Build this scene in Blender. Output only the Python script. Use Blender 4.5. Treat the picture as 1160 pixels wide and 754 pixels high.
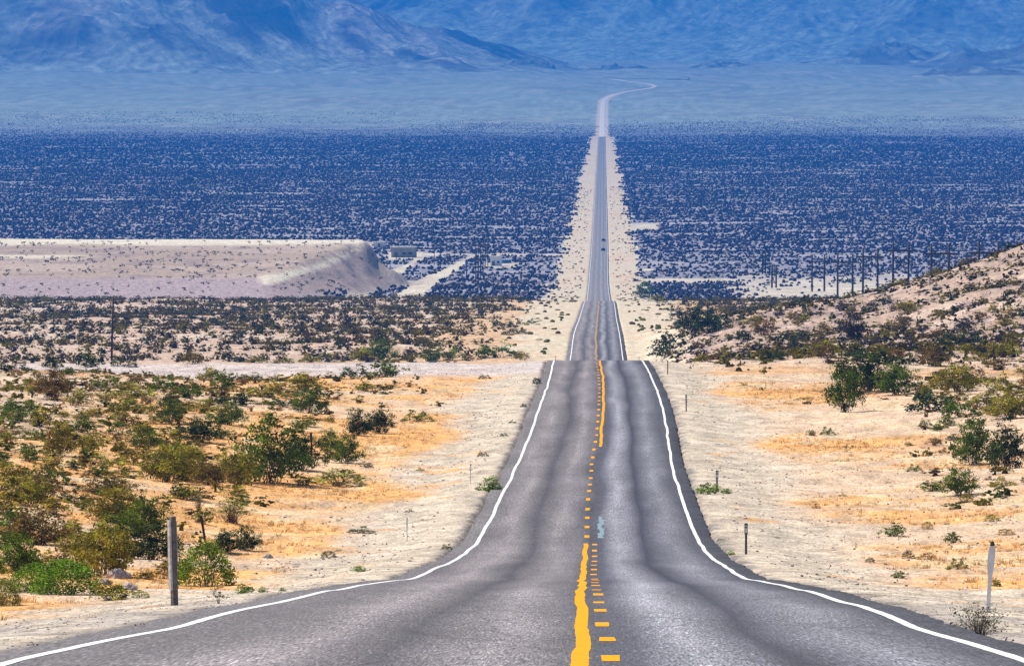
import bpy, math, random
import numpy as np

for o in list(bpy.data.objects):
    bpy.data.objects.remove(o)
S = bpy.context.scene
COL = S.collection
R = math.radians

# ------------------------------------------------------------ camera, sky, sun, exposure
F = 9666.667                       # focal length in pixels of a 1160 px wide picture
PW, PH = 1160.0, 754.0
YH = 60.0                          # picture row of the horizon
TILT = math.atan((PH / 2 - YH) / F)
cam_d = bpy.data.cameras.new('camera')
cam_d.lens = 300.0
cam_d.sensor_width = 36.0
cam_d.sensor_fit = 'HORIZONTAL'
cam_d.clip_start = 1.0
cam_d.clip_end = 120000.0
cam = bpy.data.objects.new('camera', cam_d)
COL.objects.link(cam)
cam.location = (0, 0, 0)
cam.rotation_euler = (math.pi / 2 - TILT, 0, 0)
S.camera = cam

SUN_EL, SUN_AZ = 50.0, -48.0       # azimuth clockwise from +Y (the view direction)
w = bpy.data.worlds.new('World')
S.world = w
w.use_nodes = True
wn = w.node_tree
bg = wn.nodes['Background']
sky = wn.nodes.new('ShaderNodeTexSky')
sky.sky_type = 'NISHITA'
sky.sun_disc = False
sky.sun_elevation = R(SUN_EL)
sky.sun_rotation = R(SUN_AZ)
sky.altitude = 600
wn.links.new(sky.outputs[0], bg.inputs[0])
bg.inputs[1].default_value = 0.065
sl = bpy.data.lights.new('sun', 'SUN')
sl.energy = 4.8
sl.angle = R(0.5)
sl.color = (1.0, 0.95, 0.87)
so = bpy.data.objects.new('sun', sl)
COL.objects.link(so)
so.rotation_euler = (R(90 - SUN_EL), 0, R(180 - SUN_AZ))
so.location = (-300, 200, 600)
S.view_settings.view_transform = 'Standard'
S.view_settings.look = 'None'
S.view_settings.exposure = 0.55
S.view_settings.gamma = 1.0
S.view_settings.use_curve_mapping = False
S.cycles.volume_bounces = 1
S.cycles.max_bounces = 6
HAZE_DENSITY = 8.0e-5
HAZE_COLOR = (0.006, 0.185, 0.63)

# ------------------------------------------------------------ numeric helpers
def _h(ix, iy, seed):
    n = (ix.astype(np.int64) * 374761393 + iy.astype(np.int64) * 668265263 + seed * 1442695041) & 0xffffffff
    n = ((n ^ (n >> 13)) * 1274126177) & 0xffffffff
    n = (n ^ (n >> 16)) & 0xffffff
    return n.astype(np.float64) / 0xffffff

def vn(x, y, seed=0):
    x, y = np.broadcast_arrays(np.asarray(x, float), np.asarray(y, float))
    ix, iy = np.floor(x), np.floor(y)
    fx, fy = x - ix, y - iy
    fx = fx * fx * fx * (fx * (fx * 6 - 15) + 10)
    fy = fy * fy * fy * (fy * (fy * 6 - 15) + 10)
    ix = ix.astype(np.int64); iy = iy.astype(np.int64)
    a = _h(ix, iy, seed); b = _h(ix + 1, iy, seed); c = _h(ix, iy + 1, seed); d = _h(ix + 1, iy + 1, seed)
    return (a + (b - a) * fx) * (1 - fy) + (c + (d - c) * fx) * fy

def fbm(x, y, seed=0, octv=4, gain=.5):
    """fractal noise, roughly -1..1"""
    t = 0; amp = 1; tot = 0
    for k in range(octv):
        t = t + amp * (vn(x, y, seed + k * 17) * 2 - 1)
        tot += amp; amp *= gain
        x, y = x * 1.93 + y * .31 + 7.7, y * 1.93 - x * .31 + 3.1
    return t / tot * 1.6

def ridged(x, y, seed=0, octv=6):
    t = 0; amp = 1; tot = 0; prev = 1
    for k in range(octv):
        r = 1 - np.abs(vn(x, y, seed + k * 29) * 2 - 1)
        r = r * r
        t = t + amp * r * prev
        prev = np.clip(r * 1.3, 0, 1)
        tot += amp; amp *= .52
        x, y = x * 1.9 + y * .5 + 11.3, y * 1.9 - x * .5 + 5.9
    return t / tot

def sm(x, a, b):
    t = np.clip((np.asarray(x, float) - a) / (b - a), 0, 1)
    return t * t * (3 - 2 * t)

def pchip(xs, ys):
    xs = np.array(xs, float); ys = np.array(ys, float)
    h = np.diff(xs); d = np.diff(ys) / h
    m = np.zeros_like(xs)
    for i in range(1, len(xs) - 1):
        if d[i - 1] * d[i] > 0:
            w1 = 2 * h[i] + h[i - 1]; w2 = h[i] + 2 * h[i - 1]
            m[i] = (w1 + w2) / (w1 / d[i - 1] + w2 / d[i])
    m[0] = d[0]; m[-1] = d[-1]
    def f(x):
        x = np.asarray(x, float)
        i = np.clip(np.searchsorted(xs, x) - 1, 0, len(xs) - 2)
        t = (x - xs[i]) / h[i]
        tc = np.clip(t, 0, 1)
        v = ((1 + 2 * tc) * (1 - tc) ** 2 * ys[i] + tc * (1 - tc) ** 2 * h[i] * m[i]
             + tc * tc * (3 - 2 * tc) * ys[i + 1] + tc * tc * (tc - 1) * h[i] * m[i + 1])
        v = v + np.where(t < 0, t * h[i] * m[0], 0) + np.where(t > 1, (t - 1) * h[i] * m[-1], 0)
        return v
    return f

# ------------------------------------------------------------ the road's course: (distance, height), (distance, sideways)
PROF = [(-60, .2), (0, -1.6), (30, -2.95), (73, -5.24), (97, -6.57), (115, -7.48), (122.8, -7.90), (135, -8.54), (147, -9.18),
        (159, -9.86), (175, -10.8), (205, -12.57), (261, -15.33), (312, -17.17), (356, -18.2), (408, -19.5),
        (435, -20.0), (500, -21.0), (588, -22.8), (713, -25.7), (800, -30.3), (950, -36.8), (1100, -41.0),
        (1176, -42.3), (1365, -45.0), (1604, -50.6), (2226, -64.7), (2500, -73.5), (2780, -80.1), (3000, -84.2),
        (3426, -90.4), (3900, -91.5), (5000, -93), (6500, -94.5), (8000, -95.5), (9800, -96), (10500, -90.5), (11500, -80),
        (12500, -71.1), (13000, -66), (13700, -58.5), (15000, -48.5), (16200, -41.9), (18000, -34), (21000, -20), (26000, 0)]
ZR0 = pchip(*zip(*PROF))
CEN = [(-60, -.3), (0, .15), (73, 675), (97, 670), (115, 668), (147, 666), (205, 666), (261, 668), (312, 669), (356, 671), (408, 674),
       (435, 677), (500, 680.5), (588, 681), (713, 677.5), (1176, 676), (1365, 676), (1604, 677), (2226, 679),
       (2780, 678), (3426, 678), (3900, 679), (6400, 680.7), (9800, 682), (12000, 683), (12600, 684), (13100, 694), (13600, 720),
       (13900, 738), (14100, 742), (14400, 736), (14800, 714), (15600, 680), (16200, 655), (17000, 630), (26000, 600)]
XC = pchip([c[0] for c in CEN], [c[1] if c[0] < 50 else (c[1] - 580) * c[0] / F for c in CEN])
WL = pchip([-60, 60, 97, 115, 133, 200, 261, 320, 400, 30000], [5.1, 5.0, 4.7, 4.5, 4.4, 4.05, 3.85, 3.7, 3.65, 3.66])  # left lane width
SHL = .52                           # paved strip outside the white line

def zr(Y):
    return ZR0(Y) + sm(Y, 50, 90) * (fbm(np.asarray(Y) / 22., 0.5, 5, 2) * .045 + fbm(np.asarray(Y) / 75., .5, 9, 2) * .11) * (1 - sm(Y, 8000, 9000))

rows = [-40.0]
while rows[-1] < 25000:
    y = rows[-1]
    rows.append(y + (1.2 if y < 45 else max(.45, y * (.0025 if y < 3600 else .0045 if y < 12000 else .009))))
ROWS = np.array(rows)
ZROW = zr(ROWS)
XROW = XC(ROWS)
def zroad(Y): return np.interp(Y, ROWS, ZROW)
def xroad(Y): return np.interp(Y, ROWS, XROW)

HSIL = pchip([-5, 5, 9, 14, 23, 29, 32.6, 38.6, 42, 46.3, 51.4, 57.6, 90, 200], [0, .1, 1.6, 4.0, 6.6, 7.5, 8.0, 9.6, 10.7, 12.1, 13.5, 15.2, 22, 30])

def hgt(X, Y):
    """height of the bare ground"""
    X = np.asarray(X, float); Y = np.asarray(Y, float)
    s = X - xroad(Y); a = np.abs(s)
    z = zroad(Y)
    edge = np.where(s < 0, WL(Y), 3.65) + SHL
    e = a - edge
    out = sm(e, -.05, .25)
    near = 1 - sm(Y, 900, 1200)
    z = z - .28 * (1 - out) - .045 * out - .25 * sm(e, .6, 3.5) * near
    z = z + fbm(X / 1.3, Y / 1.3, 3, 3) * .035 * sm(e, .3, 2) * (1 - sm(Y, 300, 600))
    z = z + fbm(X / 7., Y / 9., 11, 3) * .17 * sm(e, 1, 7) * (1 - .6 * sm(Y, 3000, 3500))
    z = z + fbm(X / 45., Y / 60., 13, 3) * .7 * sm(e, 7, 26) * (1 - .8 * sm(Y, 620, 700) * (1 - sm(Y, 1100, 1300))) * (1 - .75 * sm(Y, 2200, 3300))
    L = s < 0
    z = z + np.where(L, sm(e, 6, 24) * 1.1 * sm(Y, 170, 280) * (1 - sm(Y, 480, 640)), sm(e, 6, 26) * .9 * sm(Y, 100, 250) * (1 - sm(Y, 500, 650)))
    # stony hill on the right
    bump = sm(Y, 590, 1150) * (1 - sm(Y, 1150, 1500))
    z = z + np.where(L, 0, sm(e, 1, 5) * (HSIL(s) * bump * (1 + .08 * fbm(X / 30., Y / 70., 41, 3)) + bump * fbm(X / 9., Y / 12., 43, 3) * .5))
    # gravel terrace on the left
    px = 580 + X * F / np.maximum(Y, 60)
    pb = np.interp(Y, [2500, 2650, 3300, 3400], [285, 300, 412, 420]) + fbm(Y / 90., .5, 61, 2) * 8
    lin = lambda v, a_, b_: np.clip((v - a_) / (b_ - a_), 0, 1)
    gul = fbm(X / 7., Y / 60., 65, 3) * .07
    mt = np.clip(lin(Y, 2515, 2650) + gul * sm(Y, 2515, 2540) * (1 - sm(Y, 2630, 2650)), 0, 1) * (1 - lin(Y, 3300, 3370)) * (1 - lin(px + gul * 80, pb, pb + np.interp(Y, [2520, 2700, 3300], [105, 88, 50])))
    zt = np.interp(Y, [2500, 2660, 3300], [-70.3, -70.2, -71.9]) + fbm(X / 35., Y / 60., 63, 3) * .3
    z = z * (1 - mt) + zt * mt
    # rolling fans beyond the valley
    far = sm(Y, 10500, 15000) * sm(a, 25, 160)
    z = z + far * fbm(X / 500., Y / 1400., 71, 4) * 9
    return z

def rowof(X, Y, Z): return YH - Z * F / Y
SY = ROWS[ROWS > 62]
def locate(px, py, y0=62):
    """first point of the ground under picture position (px, py)"""
    yy = SY[SY > y0]
    X = (px - 580) * yy / F
    r = YH - hgt(X, yy) * F / yy
    k = np.argmax(r <= py)
    if r[k] > py: k = len(yy) - 1
    if k > 0 and r[k - 1] > py:
        t = (r[k - 1] - py) / (r[k - 1] - r[k]); Y = yy[k - 1] + t * (yy[k] - yy[k - 1])
    else: Y = yy[k]
    X = (px - 580) * Y / F
    return float(X), float(Y), float(hgt(X, Y))

# ------------------------------------------------------------ clearings (bare ground) and soil colour
def seg_d(px, py, pts, sx=1.0, sy=1.0):
    """distance in picture pixels from a polyline, minus its half width"""
    best = np.full(np.shape(px), 1e9)
    for (x0, y0, w0), (x1, y1, w1) in zip(pts[:-1], pts[1:]):
        dx, dy = x1 - x0, y1 - y0
        t = np.clip(((px - x0) * dx + (py - y0) * dy) / (dx * dx + dy * dy), 0, 1)
        d = np.hypot((px - x0 - t * dx) * sx, (py - y0 - t * dy) * sy) - (w0 + (w1 - w0) * t)
        best = np.minimum(best, d)
    return best

TRACKS = [[(533, 291, 3), (512, 305, 6), (480, 322, 10), (462, 341, 17)],
          [(478, 292, 3), (452, 306, 5), (430, 318, 8), (405, 336, 12)],
          [(420, 276, 2), (395, 288, 4), (360, 303, 7), (305, 317, 9)],
          [(440, 288, 1.5), (500, 287.5, 1.2), (640, 289, 1.6)]]
def bare(X, Y):
    """1 where the ground is kept or worn bare of shrubs"""
    px = 580 + X * F / np.maximum(Y, 60)
    Z = hgt(X, Y); py = rowof(X, np.maximum(Y, 60), Z)
    s = X - xroad(Y); a = np.abs(s)
    wn_ = fbm(X / 12., Y / 40., 101, 3)
    m = 1 - sm(a + wn_ * 4 * sm(Y, 1000, 2500), np.interp(Y, [700, 1200, 2200, 3500, 9700, 9900], [11, 14, 17, 16, 12.5, 6]),
               np.interp(Y, [700, 1200, 2200, 3500, 9700, 9900], [13, 19, 21, 18, 14, 7]))
    for t in TRACKS:
        if True:
            m = np.maximum(m, (1 - sm(seg_d(px, py, t, .8, 1.6) + fbm(X / 6, Y / 30, 5, 2) * 1.5, -1.5, 1.5)) * sm(Y, 2300, 2400) * (1 - sm(Y, 4300, 4400)))
    m = np.maximum(m, sm(Y, 2330, 2390) * (1 - sm(Y, 2500 + wn_ * 20, 2530 + wn_ * 20)) * (1 - sm(px, 640, 660)))      # pale strip at the terrace foot
    pw = px + wn_ * 14
    m = np.maximum(m, sm(pw, 812, 846) * (1 - sm(pw, 1010, 1060)) * sm(Y + wn_ * 60, 2330, 2440) * (1 - sm(Y + wn_ * 130, 3300, 3620)) * (.86 + .14 * wn_))           # sand flat on the right
    m = np.maximum(m, sm(px, 722, 726) * (1 - sm(px, 830, 842)) * sm(py, 314.5, 316) * (1 - sm(py, 318.5, 320.5)))
    m = np.maximum(m, sm(px, 700, 703) * (1 - sm(px, 742, 750)) * sm(py, 252.5, 254) * (1 - sm(py, 260.5, 262)))
    m = np.maximum(m, sm(px, 700, 708) * (1 - sm(px, 738, 742)) * sm(py, 303.8, 304.5) * (1 - sm(py, 306, 307)))
    m = np.maximum(m, .9 * (s < 0) * (1 - sm(py, 273, 277)) * sm(Y, 3100, 3250) * (1 - sm(Y, 3400, 3500)) * (1 - sm(px, 425, 440)))
    m = np.maximum(m, sm(px, 436, 441) * (1 - sm(px, 476, 486)) * sm(py, 284, 286) * (1 - sm(py, 293, 295)) * sm(Y, 2500, 2600))
    m = np.maximum(m, sm(px, 548, 553) * (1 - sm(px, 580, 590)) * sm(py, 296, 298) * (1 - sm(py, 302.5, 304)) * sm(Y, 2500, 2600))
    return m

def mixc(c, k, m):
    return c * (1 - m[..., None]) + np.array(k) * m[..., None]

def soil(X, Y, Z):
    px = 580 + X * F / np.maximum(Y, 60)
    py = rowof(X, np.maximum(Y, 60), Z)
    s = X - xroad(Y); a = np.abs(s); L = s < 0
    e = a - (np.where(L, WL(Y), 3.65) + SHL)
    n1 = fbm(X / 4., Y / 7., 201, 4); n2 = fbm(X / 16., Y / 26., 203, 4); n3 = fbm(X / 1.1, Y / 2.0, 205, 3)
    nb = fbm(X / 55., Y / 90., 207, 4)
    sand = np.array([.74, .53, .36]); c = np.zeros(X.shape + (3,)) + sand
    c = mixc(c, (.56, .39, .28), sm(n2 + n3 * .4, .1, .9) * .8)
    c = mixc(c, (.78, .64, .52), sm(n1, .2, .9) * .6)
    orange = (.86, .44, .14)
    # dry grass belt
    inner = np.where(L, 4.2, 4.8); outer = np.where(L, 24, 16)
    belt = sm(e + n2 * 2.2 + n1 * .8, inner - .6, inner + .8) * (1 - sm(e + n2 * 4, outer - 3, outer + 2)) * (1 - sm(Y, 640, 700))
    c = mixc(c, orange, belt * sm(n1 * .6 + n2 + np.where(L, .6, .16) + n3 * .45, -.55, .95) * .92)
    c = mixc(c, orange, (1 - belt) * sm(e, 8, 12) * sm(n2 + n3 * .5, .2, .7) * .55 * (1 - sm(Y, 640, 1200)))
    c = mixc(c, (.80, .62, .38), belt * sm(fbm(X / 2.2, Y / 8, 209, 3), .35, .7) * .6)
    # gravel shoulder
    sh = 1 - sm(e + n2 * 1.4 + n3 * .5, 2.6, np.where(L, 5.2, 5.6))
    gr = np.zeros(X.shape + (3,)) + np.array([.68, .57, .44])
    gr = mixc(gr, (.50, .40, .31), sm(n3 + n1 * .4, 0, .9) * .7)
    gr = mixc(gr, (.72, .60, .46), sm(n2, .1, .8) * .5)
    gr = mixc(gr, (.44, .39, .355), (1 - sm(Y, 105, 165)) * sm(n3 + n1 * .5 + .3, -.3, .5) * .75)
    c = c * (1 - sh[..., None]) + gr * sh[..., None]
    c = mixc(c, (.19, .17, .165), (1 - sm(e + n3 * .25 + n1 * .2, .0, .55)) * .85 * (1 - sm(Y, 900, 1300)))
    c = mixc(c, orange, sh * sm(n1 + n3 * .4, .62, .95) * sm(e, 1.2, 2) * .8)
    # crest track
    tr = (s < -4.5) * (1 - sm(-s, 44, 60)) * sm(Y + n2 * 8, 634, 652) * (1 - sm(Y, 730, 760))
    c = mixc(c, (.66, .57, .54), tr * .9)
    # middle plain
    pl = sm(Y, 1100, 1180) * (1 - sm(Y, 2250, 2400))
    c = mixc(c, (.62, .44, .33), pl * .85)
    c = mixc(c, (.74, .59, .46), pl * sm(n2 + nb * .6, .1, .8) * .8)
    c = mixc(c, (.74, .48, .26), pl * (1 - sm(a + n2 * 8, 20, 40)) * .8)
    # stony hill
    hl = (~L) * sm(Y + n2 * 25, 640, 780) * (1 - sm(Y, 1500, 1700)) * sm(s + n2 * 3, 6.5, 10)
    c = mixc(c, (.52, .37, .28), hl * .92)
    c = mixc(c, (.80, .62, .50), hl * sm(n1 + n2, .3, 1.1) * .8)
    c = mixc(c, (.24, .18, .18), hl * sm(fbm(X / 3, Y / 9, 221, 3), .25, .8) * .6)
    # cleared verge of the middle and far road
    ve = (1 - sm(a + n2 * 2, np.interp(Y, [700, 1200, 2200, 3500, 9700, 9900], [7, 11, 16, 16, 12.5, 7]),
                 np.interp(Y, [700, 1200, 2200, 3500, 9700, 9900], [9, 14, 20, 18, 14, 8]))) * sm(Y, 690, 760)
    vc = np.zeros(X.shape + (3,)) + np.array([.74, .62, .45]); vc = mixc(vc, (.74, .50, .33), sm(n2, 0, .8) * .7)
    # valley
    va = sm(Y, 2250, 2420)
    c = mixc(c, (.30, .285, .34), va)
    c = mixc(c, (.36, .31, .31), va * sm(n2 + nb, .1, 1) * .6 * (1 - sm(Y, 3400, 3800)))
    c = mixc(c, (.17, .18, .27), sm(Y, 4600, 8000))  # haze blue put into the soil colour, stronger with distance
    b = bare(X, Y) * sm(Y, 2250, 2350)
    gap = sm(fbm(X / 52, Y / 15, 37, 2), .42, .52) * va * (1 - sm(Y, 8500, 9800))
    c = mixc(c, (.52, .48, .50), gap * .75)
    c = mixc(c, (.76, .66, .49), b * .9)
    c = c * (1 + .16 * b * fbm(X / 9., Y / 40., 251, 3))[..., None]
    # terrace
    pb = np.interp(Y, [2500, 2650, 3300, 3400], [285, 300, 412, 420])
    te = sm(Y, 2500, 2540) * (1 - sm(Y, 3320, 3390)) * (1 - sm(px, pb + 45, pb + 75))
    tf = te * (1 - sm(Y, 2640, 2690))
    pale = np.maximum(1 - sm(seg_d(px, py, TRACKS[2], .8, 1.6) + n2 * 2, -2, 2), sm(Y + n2 * 30, 3150, 3230))
    pale = np.maximum(pale, .8 * (1 - sm(np.abs(py - 290.5 - (px) * .006), 1, 3)) * (1 - sm(px + n2 * 30, 60, 120)))
    c = mixc(c, (.50, .37, .27), te * .92)
    c = mixc(c, (.58, .45, .36), te * sm(fbm(X / 40, Y / 90, 231, 4), .0, .5) * .85)
    c = mixc(c, (.33, .24, .22), te * sm(fbm(X / 9, Y / 30, 233, 4), .0, .8) * .7)
    c = mixc(c, (.46, .35, .36), tf * .9)  # front face turned from the sun, its shade put into the soil colour
    c = mixc(c, (.86, .76, .58), te * (1 - tf) * pale)
    c = mixc(c, (.37, .28, .26), te * sm(px, pb + 6, pb + 16) * .75)  # end slope darkened in colour to read as a shaded face
    c = mixc(c, (.88, .78, .60), te * (1 - sm(seg_d(px, py, TRACKS[2], .8, 1.6) + n2 * 3, -5, 0)) * .85)
    c = c * (1 - ve[..., None]) + vc * ve[..., None]
    # fans beyond the valley
    fa = sm(Y + nb * 350 + n2 * 150, 9500, 11000)
    st = fbm(X / 120., Y / 420., 241, 5); st2 = fbm(X / 22., Y / 75., 243, 4)
    fc = np.zeros(X.shape + (3,)) + np.array([.27, .34, .30])
    fc = fc * (1 + .22 * fbm(X / 8., Y / 110., 247, 3))[..., None]
    fc = mixc(fc, (.19, .22, .21), sm(st, .0, .9) * .7)
    fc = mixc(fc, (.42, .46, .40), sm(st2 + st * .5, .25, .9) * .7)
    fc = mixc(fc, (.62, .52, .42), (1 - sm(a, 6, 9)) * .9 * (1 - sm(Y, 13000, 13500)))
    c = c * (1 - fa[..., None]) + fc * fa[..., None]
    c = c * (.80 + .20 * fa)[..., None]
    return np.clip(c, .02, .9)

# ------------------------------------------------------------ materials
def newmat(name):
    m = bpy.data.materials.new(name); m.use_nodes = True
    nt = m.node_tree; p = nt.nodes['Principled BSDF']
    return m, nt, p
def N(nt, t, **kw):
    n = nt.nodes.new(t)
    for k, v in kw.items():
        if k[0] == 'i' and k[1:].isdigit(): n.inputs[int(k[1:])].default_value = v
        else: setattr(n, k, v)
    return n
def simple(name, col, rough=.7, metal=0, var=.25, scale=8.0, bump=0.0):
    m, nt, p = newmat(name)
    tc = N(nt, 'ShaderNodeTexCoord'); no = N(nt, 'ShaderNodeTexNoise'); no.inputs['Scale'].default_value = scale; no.inputs['Detail'].default_value = 5
    nt.links.new(tc.outputs['Object'], no.inputs['Vector'])
    mx = N(nt, 'ShaderNodeMix', data_type='RGBA', blend_type='MULTIPLY'); mx.inputs[0].default_value = 1
    mr = N(nt, 'ShaderNodeMapRange'); mr.inputs[1].default_value = .3; mr.inputs[2].default_value = .7
    mr.inputs[3].default_value = 1 - var; mr.inputs[4].default_value = 1 + var
    nt.links.new(no.outputs[0], mr.inputs[0])
    mx.inputs[6].default_value = (*col, 1); nt.links.new(mr.outputs[0], mx.inputs[7])
    nt.links.new(mx.outputs[2], p.inputs['Base Color'])
    p.inputs['Roughness'].default_value = rough; p.inputs['Metallic'].default_value = metal
    if bump:
        b = N(nt, 'ShaderNodeBump'); b.inputs['Strength'].default_value = bump; b.inputs['Distance'].default_value = .02
        nt.links.new(no.outputs[0], b.inputs['Height']); nt.links.new(b.outputs[0], p.inputs['Normal'])
    return m

def soil_mat():
    m, nt, p = newmat('desert_soil')
    at = N(nt, 'ShaderNodeAttribute', attribute_name='soil')
    ge = N(nt, 'ShaderNodeNewGeometry'); cd = N(nt, 'ShaderNodeMapping')
    cd.inputs['Scale'].default_value = (1, .22, 1)
    nt.links.new(ge.outputs['Position'], cd.inputs[0])
    def mul(a, fac_socket, lo, hi, a0, a1):
        mr = N(nt, 'ShaderNodeMapRange'); mr.inputs[1].default_value = a0; mr.inputs[2].default_value = a1
        mr.inputs[3].default_value = lo; mr.inputs[4].default_value = hi
        nt.links.new(fac_socket, mr.inputs[0])
        x = N(nt, 'ShaderNodeMix', data_type='RGBA', blend_type='MULTIPLY'); x.inputs[0].default_value = 1
        nt.links.new(a, x.inputs[6]); nt.links.new(mr.outputs[0], x.inputs[7]); return x.outputs[2]
    c = at.outputs['Color']
    n1 = N(nt, 'ShaderNodeTexNoise'); n1.inputs['Scale'].default_value = 9; n1.inputs['Detail'].default_value = 8; n1.inputs['Roughness'].default_value = .7
    n2 = N(nt, 'ShaderNodeTexNoise'); n2.inputs['Scale'].default_value = .9; n2.inputs['Detail'].default_value = 6; n2.inputs['Roughness'].default_value = .65
    v = N(nt, 'ShaderNodeTexVoronoi'); v.inputs['Scale'].default_value = 7
    v2 = N(nt, 'ShaderNodeTexVoronoi'); v2.inputs['Scale'].default_value = 1.1
    for n in (n1, n2, v, v2): nt.links.new(cd.outputs[0], n.inputs['Vector'])
    c = mul(c, n1.outputs[0], .55, 1.35, .33, .67)
    c = mul(c, n2.outputs[0], .70, 1.25, .35, .65)
    # scattered darker pebbles
    c = mul(c, v.outputs['Distance'], .40, 1.0, .14, .24)
    c = mul(c, v2.outputs['Distance'], .50, 1.0, .10, .16)
    nt.links.new(c, p.inputs['Base Color'])
    p.inputs['Roughness'].default_value = .95; p.inputs['Specular IOR Level'].default_value = .15
    b = N(nt, 'ShaderNodeBump'); b.inputs['Strength'].default_value = .7; b.inputs['Distance'].default_value = .03
    nt.links.new(n1.outputs[0], b.inputs['Height'])
    b2 = N(nt, 'ShaderNodeBump'); b2.inputs['Strength'].default_value = .6; b2.inputs['Distance'].default_value = .25
    nt.links.new(n2.outputs[0], b2.inputs['Height']); nt.links.new(b.outputs[0], b2.inputs['Normal'])
    nt.links.new(b2.outputs[0], p.inputs['Normal'])
    return m

def rock_mat():
    m, nt, p = newmat('mountain_rock')
    at = N(nt, 'ShaderNodeAttribute', attribute_name='soil')
    ge = N(nt, 'ShaderNodeNewGeometry')
    n1 = N(nt, 'ShaderNodeTexNoise'); n1.inputs['Scale'].default_value = .03; n1.inputs['Detail'].default_value = 7; n1.inputs['Roughness'].default_value = .7
    mpp = N(nt, 'ShaderNodeMapping'); mpp.inputs['Scale'].default_value = (1, .22, 1); mpp.inputs['Rotation'].default_value = (0, 0, .12); nt.links.new(ge.outputs['Position'], mpp.inputs[0]); nt.links.new(mpp.outputs[0], n1.inputs['Vector'])
    mr = N(nt, 'ShaderNodeMapRange'); mr.inputs[1].default_value = .35; mr.inputs[2].default_value = .65; mr.inputs[3].default_value = .55; mr.inputs[4].default_value = 1.45
    nt.links.new(n1.outputs[0], mr.inputs[0])
    x = N(nt, 'ShaderNodeMix', data_type='RGBA', blend_type='MULTIPLY'); x.inputs[0].default_value = 1
    nt.links.new(at.outputs['Color'], x.inputs[6]); nt.links.new(mr.outputs[0], x.inputs[7])
    nt.links.new(x.outputs[2], p.inputs['Base Color']); bb = N(nt, 'ShaderNodeBump'); bb.inputs['Strength'].default_value = 1; bb.inputs['Distance'].default_value = 13; nt.links.new(n1.outputs[0], bb.inputs['Height']); nt.links.new(bb.outputs[0], p.inputs['Normal']); p.inputs['Roughness'].default_value = 1; p.inputs['Specular IOR Level'].default_value = .1
    return m

def foliage_mat():
    m, nt, p = newmat('foliage')
    at = N(nt, 'ShaderNodeAttribute', attribute_name='tint')
    oi = N(nt, 'ShaderNodeObjectInfo')
    hs = N(nt, 'ShaderNodeHueSaturation')
    mr = N(nt, 'ShaderNodeMapRange'); mr.inputs[3].default_value = .485; mr.inputs[4].default_value = .512
    nt.links.new(oi.outputs['Random'], mr.inputs[0]); nt.links.new(mr.outputs[0], hs.inputs['Hue'])
    nt.links.new(at.outputs['Color'], hs.inputs['Color'])
    nt.links.new(hs.outputs[0], p.inputs['Base Color'])
    p.inputs['Roughness'].default_value = .75; p.inputs['Specular IOR Level'].default_value = .08
    tr = N(nt, 'ShaderNodeBsdfTranslucent'); nt.links.new(hs.outputs[0], tr.inputs[0])
    ms = N(nt, 'ShaderNodeMixShader'); ms.inputs[0].default_value = .22
    nt.links.new(p.outputs[0], ms.inputs[1]); nt.links.new(tr.outputs[0], ms.inputs[2])
    nt.links.new(ms.outputs[0], nt.nodes['Material Output'].inputs['Surface'])
    return m

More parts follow.
